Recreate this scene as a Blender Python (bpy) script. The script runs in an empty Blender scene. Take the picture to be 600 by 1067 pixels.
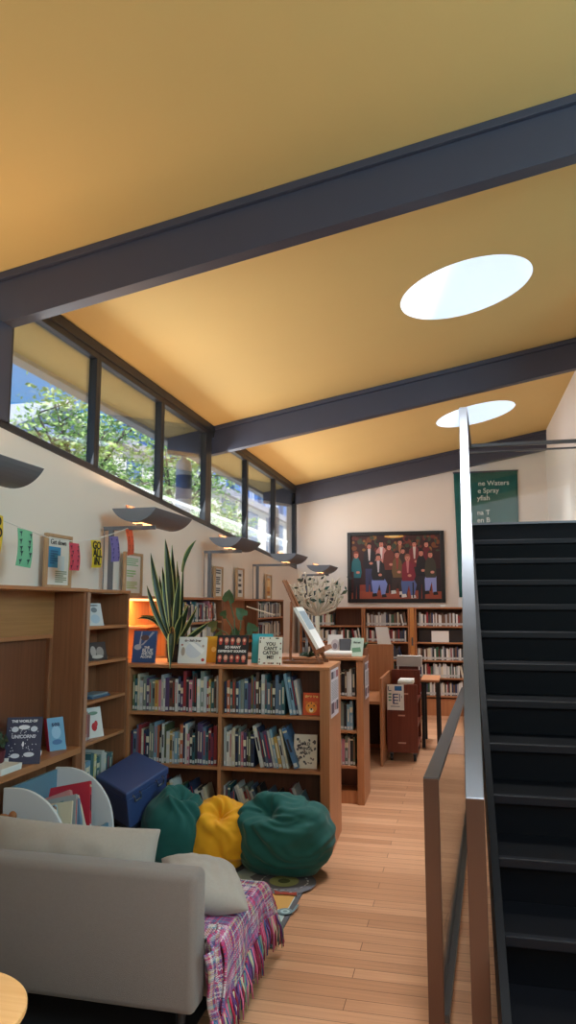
import bpy, bmesh, math, random
from math import sin, cos, pi, radians, sqrt, atan2
from mathutils import Vector, Matrix, noise

SC = bpy.context.scene
COL = SC.collection

# ------------------------------------------------------------------ camera
F, CX, CY, EYE = 750.0, 300.0, 533.5, 1.6
PITCH, YAW = radians(7.332), radians(13.318)
cd = bpy.data.cameras.new('camera'); cd.sensor_fit = 'VERTICAL'; cd.sensor_height = 24.0
cd.lens = 24.0 * F / 1067.0; cd.clip_start = 0.05; cd.clip_end = 300
cam = bpy.data.objects.new('camera', cd); COL.objects.link(cam)
cam.location = (0, 0, EYE); cam.rotation_euler = (pi / 2 + PITCH, 0, YAW)
SC.camera = cam

# ------------------------------------------------------------------ world, sun, large lights, exposure
SC.view_settings.view_transform = 'Standard'
SC.view_settings.look = 'None'
SC.view_settings.exposure = 0.42
SC.view_settings.gamma = 1.0
SC.view_settings.use_curve_mapping = False
W = bpy.data.worlds.new('sky'); SC.world = W; W.use_nodes = True
nt = W.node_tree; nt.nodes.clear()
wo = nt.nodes.new('ShaderNodeOutputWorld'); bg = nt.nodes.new('ShaderNodeBackground')
# clear summer sky: azure overhead paling towards the horizon
tcw = nt.nodes.new('ShaderNodeTexCoord'); sep = nt.nodes.new('ShaderNodeSeparateXYZ'); rmp = nt.nodes.new('ShaderNodeValToRGB')
rmp.color_ramp.elements[0].position = 0.0; rmp.color_ramp.elements[0].color = (0.55, 0.72, 0.90, 1)
rmp.color_ramp.elements[1].position = 0.75; rmp.color_ramp.elements[1].color = (0.05, 0.22, 0.70, 1)
_e = rmp.color_ramp.elements.new(0.28); _e.color = (0.12, 0.38, 0.84, 1)
nt.links.new(tcw.outputs['Generated'], sep.inputs[0]); nt.links.new(sep.outputs['Z'], rmp.inputs[0]); nt.links.new(rmp.outputs[0], bg.inputs[0])
bg.inputs['Strength'].default_value = 1.3
nt.links.new(bg.outputs[0], wo.inputs[0])

def light(name, kind, loc, energy, color, target=None, **kw):
    ld = bpy.data.lights.new(name, kind); ld.energy = energy; ld.color = color
    for k, v in kw.items(): setattr(ld, k, v)
    o = bpy.data.objects.new(name, ld); COL.objects.link(o); o.location = loc
    if target is not None:
        o.rotation_euler = (Vector(target) - Vector(loc)).to_track_quat('-Z', 'Y').to_euler()
    return o
light('sun', 'SUN', (20, -8, 30), 9.0, (1.0, 0.95, 0.87), target=(0, 0, 0), angle=0.01)
# rear and upper right fill lights are added; the walls behind them have no windows
light('fill_rear', 'AREA', (1.2, -3.8, 3.2), 74, (0.95, 0.97, 1.0), target=(0.4, 4, 1.2), shape='RECTANGLE', size=5.5, size_y=2.6)
light('fill_upper_right', 'AREA', (4.4, 1.5, 3.2), 240, (0.46, 0.84, 1.0), target=(-1.0, 4.0, 3.0), shape='RECTANGLE', size=4.5, size_y=1.6)
light('daylight_clerestory', 'AREA', (-2.44, 7.2, 2.85), 55, (0.88, 0.95, 1.0), target=(2.0, 7.2, 1.6), shape='RECTANGLE', size=7.0, size_y=0.8)
for sx, sy in ((0.11, 5.33), (0.26, 9.2), (0.1, 1.5)):
    light('daylight_skylight', 'AREA', (sx, sy, 4.75), 34, (0.95, 0.98, 1.0), target=(sx, sy, 0), shape='DISK', size=0.9, spread=radians(75))

# ------------------------------------------------------------------ helpers
_fw = Vector((-sin(YAW) * cos(PITCH), cos(YAW) * cos(PITCH), sin(PITCH)))
_rt = Vector((cos(YAW), sin(YAW), 0)); _up = _rt.cross(_fw)
def at(px, py, ax, v):
    """the point of the plane ax = v seen at a measured place of the photograph"""
    d = _fw * F + _rt * (px - CX) - _up * (py - CY); i = 'XYZ'.index(ax)
    o = Vector((0, 0, EYE)); return o + d * ((v - o[i]) / d[i])

def lin(c):
    c = c / 255.0
    return c / 12.92 if c <= 0.04045 else ((c + 0.055) / 1.055) ** 2.4
def rgb(r, g, b): return (lin(r), lin(g), lin(b), 1.0)

MATS = {}
def mat(name, col=None, rough=0.6, metal=0.0, spec=0.5, noise_amt=0.0, noise_scale=8.0, bump=0.0, bump_scale=200.0, stretch=(1, 1, 1), emit=None, estr=0.0, sheen=0.0):
    if name in MATS: return MATS[name]
    m = bpy.data.materials.new(name); m.use_nodes = True; MATS[name] = m
    n = m.node_tree.nodes; l = m.node_tree.links; p = n['Principled BSDF']
    p.inputs['Roughness'].default_value = rough; p.inputs['Metallic'].default_value = metal
    p.inputs['Specular IOR Level'].default_value = spec
    if sheen: p.inputs['Sheen Weight'].default_value = sheen
    p.inputs['Base Color'].default_value = col
    if emit is not None:
        p.inputs['Emission Color'].default_value = emit; p.inputs['Emission Strength'].default_value = estr
    if noise_amt or bump:
        tc = n.new('ShaderNodeTexCoord'); mp = n.new('ShaderNodeMapping'); mp.inputs['Scale'].default_value = stretch
        l.new(tc.outputs['Object'], mp.inputs[0])
    if noise_amt:
        nz = n.new('ShaderNodeTexNoise'); nz.inputs['Scale'].default_value = noise_scale; nz.inputs['Detail'].default_value = 4
        l.new(mp.outputs[0], nz.inputs['Vector'])
        mx = n.new('ShaderNodeMix'); mx.data_type = 'RGBA'
        lo = tuple(c * (1 - noise_amt) for c in col[:3]) + (1,); hi = tuple(min(1, c * (1 + noise_amt)) for c in col[:3]) + (1,)
        mx.inputs['A'].default_value = lo; mx.inputs['B'].default_value = hi
        l.new(nz.outputs[0], mx.inputs['Factor']); l.new(mx.outputs['Result'], p.inputs['Base Color'])
    if bump:
        nb = n.new('ShaderNodeTexNoise'); nb.inputs['Scale'].default_value = bump_scale; nb.inputs['Detail'].default_value = 3
        bp = n.new('ShaderNodeBump'); bp.inputs['Strength'].default_value = bump; bp.inputs['Distance'].default_value = 0.01
        l.new(mp.outputs[0], nb.inputs['Vector']); l.new(nb.outputs[0], bp.inputs['Height']); l.new(bp.outputs[0], p.inputs['Normal'])
    return m

def wood(name, c1, c2, axis='X', rough=0.45, scale=1.0):
    if name in MATS: return MATS[name]
    m = bpy.data.materials.new(name); m.use_nodes = True; MATS[name] = m
    n = m.node_tree.nodes; l = m.node_tree.links; p = n['Principled BSDF']
    tc = n.new('ShaderNodeTexCoord'); mp = n.new('ShaderNodeMapping')
    s = {'X': (0.7, 22, 22), 'Y': (22, 0.7, 22), 'Z': (22, 22, 0.7)}[axis]
    mp.inputs['Scale'].default_value = tuple(v * scale for v in s)
    nz = n.new('ShaderNodeTexNoise'); nz.inputs['Scale'].default_value = 2.2; nz.inputs['Detail'].default_value = 6; nz.inputs['Distortion'].default_value = 0.6
    cr = n.new('ShaderNodeValToRGB'); cr.color_ramp.elements[0].position = 0.3; cr.color_ramp.elements[1].position = 0.72
    cr.color_ramp.elements[0].color = c2; cr.color_ramp.elements[1].color = c1
    l.new(tc.outputs['Object'], mp.inputs[0]); l.new(mp.outputs[0], nz.inputs['Vector']); l.new(nz.outputs[0], cr.inputs[0]); l.new(cr.outputs[0], p.inputs['Base Color'])
    p.inputs['Roughness'].default_value = rough
    return m

def glass(name, tint=(1, 1, 1, 1), refl=1.0, ior=1.5):
    m = bpy.data.materials.new(name); m.use_nodes = True; MATS[name] = m
    n = m.node_tree.nodes; l = m.node_tree.links; n.clear()
    o = n.new('ShaderNodeOutputMaterial'); t = n.new('ShaderNodeBsdfTransparent'); g = n.new('ShaderNodeBsdfGlossy'); x = n.new('ShaderNodeMixShader'); f = n.new('ShaderNodeFresnel')
    t.inputs[0].default_value = tint; g.inputs['Roughness'].default_value = 0.02; f.inputs['IOR'].default_value = ior
    mm = n.new('ShaderNodeMath'); mm.operation = 'MULTIPLY'; mm.inputs[1].default_value = refl
    l.new(f.outputs[0], mm.inputs[0]); l.new(mm.outputs[0], x.inputs[0]); l.new(t.outputs[0], x.inputs[1]); l.new(g.outputs[0], x.inputs[2]); l.new(x.outputs[0], o.inputs[0])
    return m

class MB:
    def __init__(s): s.v = []; s.f = []; s.m = []; s.mats = []; s.uv = None
    def mi(s, m):
        if m not in s.mats: s.mats.append(m)
        return s.mats.index(m)
    def add(s, vs, fs, m):
        b = len(s.v); k = s.mi(m); s.v += [Vector(p) for p in vs]
        for f in fs: s.f.append([b + i for i in f]); s.m.append(k)
    def box(s, x0, x1, y0, y1, z0, z1, m, mtx=None):
        vs = [Vector((x, y, z)) for z in (z0, z1) for y in (y0, y1) for x in (x0, x1)]
        if mtx is not None: vs = [mtx @ p for p in vs]
        s.add(vs, [(0, 2, 3, 1), (4, 5, 7, 6), (0, 1, 5, 4), (1, 3, 7, 5), (3, 2, 6, 7), (2, 0, 4, 6)], m)
    def poly(s, pts, m): s.add(pts, [list(range(len(pts)))], m)
    def prism(s, pts, ext, m):
        n = len(pts); e = Vector(ext); a = [Vector(p) for p in pts]
        s.add(a + [p + e for p in a], [list(range(n))[::-1], list(range(n, 2 * n))] + [(i, (i + 1) % n, n + (i + 1) % n, n + i) for i in range(n)], m)
    def tube(s, pts, r, m, n=8, cap=True):
        pts = [Vector(p) for p in pts]; k = len(pts)
        rs = r if isinstance(r, (list, tuple)) else [r] * k
        vs = []; up = None
        for i, p in enumerate(pts):
            t = (pts[min(i + 1, k - 1)] - pts[max(i - 1, 0)]).normalized()
            if up is None:
                up = Vector((0, 0, 1)) if abs(t.z) < 0.9 else Vector((1, 0, 0))
            a = t.cross(up).normalized(); b = a.cross(t).normalized(); up = b
            for j in range(n):
                q = 2 * pi * j / n; vs.append(p + (a * cos(q) + b * sin(q)) * rs[i])
        fs = [(i * n + j, i * n + (j + 1) % n, (i + 1) * n + (j + 1) % n, (i + 1) * n + j) for i in range(k - 1) for j in range(n)]
        if cap: fs += [list(range(n))[::-1], list(range((k - 1) * n, k * n))]
        s.add(vs, fs, m)
    def lathe(s, c, prof, m, n=24, cap=True):
        vs = []; k = len(prof); c = Vector(c)
        for r, z in prof:
            for j in range(n): vs.append(c + Vector((r * cos(2 * pi * j / n), r * sin(2 * pi * j / n), z)))
        fs = [(i * n + j, i * n + (j + 1) % n, (i + 1) * n + (j + 1) % n, (i + 1) * n + j) for i in range(k - 1) for j in range(n)]
        if cap: fs += [list(range(n))[::-1], list(range((k - 1) * n, k * n))]
        s.add(vs, fs, m)
    def grid(s, fn, nu, nv, m):
        vs = [fn(i / nu, j / nv) for i in range(nu + 1) for j in range(nv + 1)]
        s.add(vs, [(i * (nv + 1) + j, (i + 1) * (nv + 1) + j, (i + 1) * (nv + 1) + j + 1, i * (nv + 1) + j + 1) for i in range(nu) for j in range(nv)], m)
    def build(s, name, parent=None, world=False, smooth=False, bevel=0.0, seg=2, subsurf=0, solid=0.0, fixn=True, origin=None):
        me = bpy.data.meshes.new(name)
        off = Vector((0, 0, 0))
        if parent is None:
            if origin is not None: off = Vector(origin)
            else:
                xs = [p.x for p in s.v]; ys = [p.y for p in s.v]; zs = [p.z for p in s.v]
                off = Vector(((min(xs) + max(xs)) / 2, (min(ys) + max(ys)) / 2, min(zs)))
        elif world:
            q = parent
            while q.parent is not None: q = q.parent
            off = q.location.copy()
        me.from_pydata([tuple(p - off) for p in s.v], [], s.f)
        for mm in s.mats: me.materials.append(mm)
        for i, p in enumerate(me.polygons): p.material_index = s.m[i]; p.use_smooth = smooth
        if fixn:
            bm = bmesh.new(); bm.from_mesh(me); bmesh.ops.recalc_face_normals(bm, faces=bm.faces); bm.to_mesh(me); bm.free()
        if s.uv is not None:
            ul = me.uv_layers.new(name='weave')
            for lp in me.loops: ul.data[lp.index].uv = s.uv[lp.vertex_index]
        me.update()
        o = bpy.data.objects.new(name, me); COL.objects.link(o)
        if parent is None: o.location = off
        else: o.parent = parent
        if solid: md = o.modifiers.new('solid', 'SOLIDIFY'); md.thickness = solid; md.offset = 0
        if bevel: md = o.modifiers.new('bevel', 'BEVEL'); md.width = bevel; md.segments = seg; md.limit_method = 'ANGLE'; md.angle_limit = radians(40)
        if subsurf: md = o.modifiers.new('subsurf', 'SUBSURF'); md.levels = subsurf; md.render_levels = subsurf
        return o

def tag(o, label, cat, group=None, kind=None):
    o['label'] = label; o['category'] = cat
    if group: o['group'] = group
    if kind: o['kind'] = kind
    return o
def thing(name, label, cat, loc=(0, 0, 0), rz=0.0, group=None):
    o = bpy.data.objects.new(name, None); COL.objects.link(o); o.empty_display_size = 0.1
    o.location = loc; o.rotation_euler = (0, 0, rz); return tag(o, label, cat, group)
def struct(o, label, cat='structure'): return tag(o, label, cat, None, 'structure')
def text(name, body, size, m, parent, loc, rot, bold=0.0, align='CENTER', extrude=0.0008):
    c = bpy.data.curves.new(name, 'FONT'); c.body = body; c.size = size; c.align_x = align; c.align_y = 'CENTER'; c.offset = bold; c.extrude = extrude
    c.materials.append(m); tmp = bpy.data.objects.new(name, c); COL.objects.link(tmp)
    me = bpy.data.meshes.new_from_object(tmp.evaluated_get(bpy.context.evaluated_depsgraph_get())); bpy.data.objects.remove(tmp)
    o = bpy.data.objects.new(name, me); COL.objects.link(o); o.location = loc; o.rotation_euler = rot
    if parent is not None: o.parent = parent
    return o

# ------------------------------------------------------------------ materials
M_wall = mat('wall_paint', rgb(232, 222, 212), 0.85, noise_amt=0.02, noise_scale=3)
M_ceil = mat('ceiling_paint', rgb(221, 191, 124), 0.8, noise_amt=0.03, noise_scale=1.5)
M_dark = mat('dark_steel_paint', rgb(62, 65, 82), 0.5, noise_amt=0.05)
M_frame = mat('window_frame_paint', rgb(38, 38, 42), 0.4)
M_white = mat('white_gloss', rgb(235, 236, 238), 0.4)
M_paper = mat('paper', rgb(236, 234, 230), 0.7)
M_page = mat('book_pages', rgb(222, 214, 198), 0.8)
M_beech = wood('beech', rgb(186, 126, 84), rgb(164, 106, 68), 'X')
M_beechz = wood('beech_upright', rgb(186, 126, 84), rgb(164, 106, 68), 'Z')
M_beechy = wood('beech_along', rgb(188, 130, 88), rgb(168, 110, 72), 'Y')
M_wdark = wood('wood_dark', rgb(122, 76, 52), rgb(104, 62, 42), 'Z')
M_wmid = wood('wood_mid', rgb(150, 98, 66), rgb(128, 82, 54), 'Z')
M_oakpale = wood('oak_pale', rgb(180, 132, 84), rgb(158, 112, 68), 'Y')
M_edge = mat('shelf_edge', rgb(176, 134, 112), 0.5)
M_maho = wood('mahogany', rgb(122, 54, 36), rgb(98, 40, 26), 'Z', rough=0.35)
M_birch = wood('birch', rgb(238, 186, 124), rgb(226, 168, 104), 'X')
M_steel = mat('brushed_steel', rgb(104, 108, 114), 0.42, metal=1.0, noise_amt=0.08, noise_scale=30, stretch=(40, 1, 1))
M_lampgrey = mat('lamp_shade_paint', rgb(104, 106, 112), 0.5)
M_black = mat('black_plastic', rgb(22, 22, 25), 0.5)
M_glass = glass('window_glass', (0.97, 0.99, 0.98, 1), 0.6)
M_gglass = glass('guard_glass', (0.95, 0.97, 0.96, 1), 0.55)
M_stair = mat('stair_rubber', rgb(6, 7, 12), 0.55, spec=.12, noise_amt=0.1, noise_scale=40)
M_stnose = mat('stair_nosing', rgb(16, 18, 25), 0.45, spec=.25)
M_bulb = mat('lamp_tube', rgb(255, 200, 140), 0.4, emit=(1.0, 0.50, 0.20, 1), estr=2.2)
M_bluebox = mat('blue_vinyl', rgb(58, 76, 124), 0.42, noise_amt=0.06, noise_scale=20)
M_sofa = mat('sofa_fabric', rgb(116, 105, 99), 0.95, noise_amt=0.08, noise_scale=120, bump=0.25, bump_scale=500, sheen=0.2)
M_cush = mat('cushion_fabric', rgb(158, 148, 139), 0.95, noise_amt=0.07, noise_scale=90, bump=0.2, bump_scale=500, sheen=0.2)
M_teal = mat('bag_teal', rgb(0, 84, 80), 0.8, noise_amt=0.12, noise_scale=14, sheen=0.15)
M_yel = mat('bag_yellow', rgb(226, 160, 8), 0.8, noise_amt=0.08, noise_scale=14, sheen=0.1)
M_leaf = mat('leaf_green', rgb(34, 56, 36), 0.45, noise_amt=0.25, noise_scale=25, stretch=(1, 1, 4))
M_leafedge = mat('leaf_edge', rgb(186, 188, 120), 0.5)
M_leaf2 = mat('leaf_mid', rgb(70, 104, 70), 0.5, noise_amt=0.2)

def floor_mat():
    m = bpy.data.materials.new('oak_boards'); m.use_nodes = True
    n = m.node_tree.nodes; l = m.node_tree.links; p = n['Principled BSDF']
    tc = n.new('ShaderNodeTexCoord'); br = n.new('ShaderNodeTexBrick')
    br.inputs['Scale'].default_value = 1.0; br.inputs['Brick Width'].default_value = 1.35; br.inputs['Row Height'].default_value = 0.085
    br.inputs['Mortar Size'].default_value = 0.0018; br.inputs['Mortar Smooth'].default_value = 0.3; br.offset = 0.37; br.offset_frequency = 3
    br.inputs['Color1'].default_value = rgb(204, 154, 118); br.inputs['Color2'].default_value = rgb(178, 128, 94); br.inputs['Mortar'].default_value = rgb(100, 68, 46)
    l.new(tc.outputs['Object'], br.inputs['Vector'])
    mp = n.new('ShaderNodeMapping'); mp.inputs['Scale'].default_value = (1.2, 30, 1); nz = n.new('ShaderNodeTexNoise'); nz.inputs['Scale'].default_value = 2.0; nz.inputs['Detail'].default_value = 6
    l.new(tc.outputs['Object'], mp.inputs[0]); l.new(mp.outputs[0], nz.inputs['Vector'])
    mx = n.new('ShaderNodeMix'); mx.data_type = 'RGBA'; mx.blend_type = 'OVERLAY'; mx.inputs['Factor'].default_value = 0.35
    l.new(br.outputs['Color'], mx.inputs['A']); l.new(nz.outputs[0], mx.inputs['B']); l.new(mx.outputs['Result'], p.inputs['Base Color'])
    p.inputs['Roughness'].default_value = 0.38; p.inputs['Specular IOR Level'].default_value = 0.4
    return m
M_floor = floor_mat()

# ================================================================== STRUCTURE
XW, YB, XR = -2.5, 11.23, 1.32
CA, CS = 3.932, 0.1812                      # ceiling plane z = CA + CS*x
def cz(x): return CA + CS * x
def sill(y): return 2.624 - (y - 3.518) * (2.624 - 2.177) / (11.226 - 3.518)

b = MB(); b.box(-3.0, 4.7, -4.2, 11.5, -0.12, 0.0, M_floor); struct(b.build('floor', origin=(0, 0, 0)), 'honey oak board floor running across the library', 'floor')
# wall under the clerestory: sloping top
b = MB(); b.prism([(XW, -4.0, 0), (XW, YB + .1, 0), (XW, YB + .1, sill(YB + .1)), (XW, -4.0, sill(-4.0))], (-0.18, 0, 0), M_wall)
struct(b.build('wall_left'), 'cream wall below the sloping clerestory windows', 'wall')
b = MB(); b.prism([(XW - .18, YB, 0), (XR + .3, YB, 0), (XR + .3, YB, cz(XR + .3) + .05), (XW - .18, YB, cz(XW - .18) + .05)], (0, 0.2, 0), M_wall)
struct(b.build('wall_back'), 'cream end wall carrying the framed group picture', 'wall')
b = MB(); b.prism([(XR, 5.4, 0), (XR, YB, 0), (XR, YB, cz(XR) + .05), (XR, 5.4, cz(XR) + .05)], (0.25, 0, 0), M_wall)
struct(b.build('wall_right'), 'pale wall rising beside the stair landing', 'wall')
b = MB(); b.prism([(XR + .25, 5.4, 0), (4.7, 5.4, 0), (4.7, 5.4, cz(4.7) + .05), (XR + .25, 5.4, cz(XR + .25) + .05)], (0, 0.2, 0), M_wall)
b.prism([(4.5, -4.2, 0), (4.5, 5.4, 0), (4.5, 5.4, cz(4.5) + .05), (4.5, -4.2, cz(4.5) + .05)], (0.2, 0, 0), M_wall)
struct(b.build('wall_side'), 'pale side wall beyond the stairs', 'wall')
b = MB(); b.prism([(XW - .18, -4.0, 0), (4.7, -4.0, 0), (4.7, -4.0, cz(4.7) + .05), (XW - .18, -4.0, cz(XW - .18) + .05)], (0, -0.2, 0), M_wall)
struct(b.build('wall_front'), 'pale wall behind the sofa corner', 'wall')

# ceiling with round skylight wells
SKY = [(0.11, 1.5), (0.11, 5.33), (0.26, 9.16)]; RS = 0.485
M_roof = mat('roof_sheet', rgb(120, 120, 122), 0.7)
def ceiling():
    b = MB(); x0, x1 = -3.02, 4.7
    cuts = [-4.2, 3.4, 7.2, 11.5]; n = 64
    for k, (sx, sy) in enumerate(SKY):
        y0, y1 = cuts[k], cuts[k + 1]
        inner = []; outer = []
        angs = sorted([2 * pi * j / n for j in range(n)] + [atan2(y - sy, x - sx) % (2 * pi) for x in (x0, x1) for y in (y0, y1)])
        for a in angs:
            dx, dy = cos(a), sin(a)
            t = min([((x1 if dx > 0 else x0) - sx) / dx if abs(dx) > 1e-9 else 1e9, ((y1 if dy > 0 else y0) - sy) / dy if abs(dy) > 1e-9 else 1e9])
            outer.append((sx + dx * t, sy + dy * t)); inner.append((sx + dx * RS, sy + dy * RS))
        N = len(angs)
        for lay, mm in ((0.0, M_ceil), (0.22, M_roof)):
            vs = [(x, y, cz(x) + lay) for x, y in inner] + [(x, y, cz(x) + lay) for x, y in outer]
            b.add(vs, [(j, (j + 1) % N, N + (j + 1) % N, N + j) for j in range(N)], mm)
    for (pa, pb) in (((x0, -4.2), (x0, 11.5)), ((x1, -4.2), (x1, 11.5)), ((x0, -4.2), (x1, -4.2)), ((x0, 11.5), (x1, 11.5))):
        b.poly([(pa[0], pa[1], cz(pa[0])), (pb[0], pb[1], cz(pb[0])), (pb[0], pb[1], cz(pb[0]) + .22), (pa[0], pa[1], cz(pa[0]) + .22)], mat('fascia_grey', rgb(170, 166, 164), 0.6))
    return b.build('ceiling', fixn=False)
struct(ceiling(), 'yellow sloping ceiling pierced by round skylights', 'ceiling')
lbl = ['round skylight over the photographer', 'larger round skylight in the middle ceiling bay', 'round skylight in the far ceiling bay']
for k, (sx, sy) in enumerate(SKY):
    b = MB(); n = 64; vs = []
    for zz in (0, 1):
        for j in range(n):
            a = 2 * pi * j / n; x = sx + RS * cos(a); vs.append((x, sy + RS * sin(a), cz(x) if zz == 0 else 5.0))
    b.add(vs, [(j, (j + 1) % n, n + (j + 1) % n, n + j) for j in range(n)], mat('skylight_well_paint', rgb(140, 148, 162), .7))
    vs2 = [((v[0] - sx) * 1.03 + sx, (v[1] - sy) * 1.03 + sy, v[2] + (0.02 if i < n else 0)) for i, v in enumerate(vs)]
    b.add(vs2, [(j, (j + 1) % n, n + (j + 1) % n, n + j) for j in range(n)], M_roof)
    w = b.build('window_%d' % (k + 7), fixn=False, smooth=True); struct(w, lbl[k], 'skylight')
    p = MB(); p.lathe((sx, sy, 5.0), [(RS * 1.03, 0.0), (RS * 0.9, 0.06), (RS * .5, .12), (0.02, .14)], M_glass, 32); p.build('pane', w, world=True, smooth=True)

# beams
for k, (yb, lab) in enumerate(((3.48, 'dark steel roof beam crossing nearest the camera'), (7.15, 'dark steel roof beam crossing between the skylights'), (11.08, 'dark steel roof beam against the end wall'), (-.2, 'dark steel roof beam overhead'))):
    b = MB()
    def seg(xa, xb, d0, d1, y0, y1): b.prism([(xa, y0, cz(xa) - d0), (xb, y0, cz(xb) - d0), (xb, y0, cz(xb) - d1), (xa, y0, cz(xa) - d1)], (0, y1 - y0, 0), M_dark)
    xr = 1.5 if yb > 5 else 4.6
    seg(-2.66, xr, .002, .045, yb - .07, yb + .07)
    seg(-2.66, xr, .045, .295, yb - .045, yb + .05)
    b.prism([(-3.02, yb - .045, cz(-3.02) - .002), (-2.66, yb - .045, cz(-2.66) - .002), (-2.66, yb - .045, cz(-2.66) - .29), (-3.02, yb - .045, cz(-3.02) - .17)], (0, .095, 0), M_dark)
    struct(b.build('trim_%d' % (k + 1), bevel=0.003), lab, 'beam')

b = MB(); g0_ = cz(-3.02); b.box(-3.13, -3.022, -4.2, 11.5, g0_ - .035, g0_ + .20, mat('gutter_grey', rgb(176, 172, 170), .6)); struct(b.build('trim_6', bevel=.004), 'grey gutter along the outer edge of the eave', 'gutter')
# clerestory windows
MULL = [3.48, 4.585, 5.75, 6.95, 8.36, 9.735, 11.12]
HEAD = 3.36
wl = ['first clerestory pane showing blue sky and a grey gable', 'second clerestory pane filled with tree leaves', 'third clerestory pane showing the round outside column',
      'fourth clerestory pane just past the second beam', 'fifth clerestory pane showing the blue balcony band', 'sixth clerestory pane meeting the end wall']
def winframe(k, ya, yb2, big0, big1):
    b = MB(); s0 = sill
    x0, x1 = XW - .05, XW + .012
    b.prism([(x1, ya, s0(ya) - .03), (x1, yb2, s0(yb2) - .03), (x1, yb2, s0(yb2) + .015), (x1, ya, s0(ya) + .015)], (x0 - x1, 0, 0), M_frame)
    b.box(x0, x1, ya, yb2, HEAD, cz(XW) - .004, M_frame)
    b.box(x0, x1 + .012, ya, yb2, HEAD + .045, cz(XW) - .004, M_frame)
    wd0, wd1 = (.085 if big0 else .035), (.085 if big1 else .035)
    b.prism([(x1, ya, s0(ya)), (x1, ya + wd0, s0(ya + wd0)), (x1, ya + wd0, HEAD + .01), (x1, ya, HEAD + .01)], (x0 - x1, 0, 0), M_frame)
    b.prism([(x1, yb2 - wd1, s0(yb2 - wd1)), (x1, yb2, s0(yb2)), (x1, yb2, HEAD + .01), (x1, yb2 - wd1, HEAD + .01)], (x0 - x1, 0, 0), M_frame)
    w = b.build('window_%d' % (k + 1), bevel=0.003); struct(w, wl[k] if k < 6 else 'clerestory pane beside the photographer', 'window')
    p = MB(); p.prism([(XW - .02, ya + wd0, s0(ya + wd0)), (XW - .02, yb2 - wd1, s0(yb2 - wd1)), (XW - .02, yb2 - wd1, HEAD), (XW - .02, ya + wd0, HEAD)], (-.008, 0, 0), M_glass)
    p.build('pane', w, world=True)
for k in range(6): winframe(k, MULL[k], MULL[k + 1], k in (0, 3), k in (2, 5))
b = MB(); b.prism([(XW - .1, -4.0, sill(-4.0)), (XW - .1, 3.48, sill(3.48)), (XW - .1, 3.48, cz(XW) - .004), (XW - .1, -4.0, cz(XW) - .004)], (-.08, 0, 0), M_wall)
struct(b.build('wall_upper'), 'wall band above the reading corner', 'wall')
# corner post at first beam
b = MB(); b.box(XW - .06, XW + .03, 3.40, 3.52, sill(3.4), cz(XW) - .29, M_dark); struct(b.build('trim_5', bevel=.003), 'dark steel post under the nearest beam', 'post')

# ================================================================== OUTSIDE
M_ground = mat('outside_ground', rgb(196, 190, 174), 0.9, noise_amt=0.2, noise_scale=0.5)
b = MB(); b.box(-60, -3.0, -20, 120, -0.6, -0.5, M_ground); struct(b.build('ground'), 'street level outside the windows', 'ground')
M_cladblue = mat('cladding_blue_grey', rgb(150, 160, 196), 0.8, noise_amt=0.05, noise_scale=2)
M_white2 = mat('sunlit_render', rgb(226, 222, 214), 0.85, noise_amt=0.03)
M_balc = mat('balcony_blue', rgb(92, 130, 196), 0.5, noise_amt=0.25, noise_scale=1.2)
M_pane = mat('far_window_glass', rgb(96, 120, 152), 0.2)
h = thing('gabled_house', 'blue-grey gabled house behind the tree in the first window', 'house', (-14.6, 19.5, -.5))
b = MB(); X = -12.0
b.prism([(X, 16, -.5), (X, 22.6, -.5), (X, 22.6, 6.4), (X, 19.8, 7.8), (X, 16, 5.9)], (-5, 0, 0), M_cladblue)
for j in range(14): b.box(X, X + .03, 16.2 + j * .55, 16.25 + j * .55, -.5, 5.8, mat('clad_joint', rgb(118, 126, 158), .8))
b.build('wall', h, world=True)
M_rp = mat('roof_pale', rgb(196, 198, 206), .7)
b = MB(); b.prism([(X + .25, 15.6, 5.75), (X + .25, 19.8, 7.85), (X + .25, 19.8, 7.97), (X + .25, 15.6, 5.87)], (-5.5, 0, 0), M_rp)
b.prism([(X + .25, 19.8, 7.85), (X + .25, 22.9, 6.3), (X + .25, 22.9, 6.42), (X + .25, 19.8, 7.97)], (-5.5, 0, 0), M_rp); b.build('roof', h, world=True)
b = MB(); b.tube([(X + .2, 16.4, 6.5), (X + .2, 19.5, 6.1), (X + .2, 21.5, 5.6)], .07, M_rp); b.build('downpipe', h, world=True, smooth=True)
h = thing('apartment_building', 'sunlit white apartment building with blue glazed top storey', 'building', (-17, 50, -.5))
X = -14.0
b = MB(); b.box(X - 3, X, 27, 90, -.5, 8.5, M_white2); b.box(X - 3, X - .15, 34, 90, 8.5, 13.5, M_balc); b.box(X - 3.2, X + .35, 26.8, 90.2, 8.35, 8.75, mat('slab_grey', rgb(168, 166, 176), .7)); b.box(X - 3.3, X + .3, 33.8, 90.3, 13.5, 13.9, MATS['slab_grey'])
b.build('wall', h, world=True)
for j in range(24):
    b = MB(); y = 37 + j * 2.2; b.box(X - .2, X + .12, y, y + (.3 if j % 2 else .55), 8.7, 13.5, mat('balcony_post', rgb(214, 222, 238), .6) if j % 3 else M_pane); b.build('balcony_post', h, world=True)
for (y0, y1, z0, z1) in ((28.5, 30.0, 6.3, 8.0), (31.5, 33, 6.3, 8.0), (41.5, 44.5, 6.6, 8.1), (47.0, 49.6, 3.6, 8.0), (52.0, 52.5, 3, 8.1), (55.2, 57.2, 6.0, 8.0), (69, 71, 3.5, 7.8), (75, 77, 3.5, 7.8)):
    b = MB(); b.box(X - .1, X + .04, y0, y1, z0, z1, M_pane); b.build('window', h, world=True)
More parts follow.
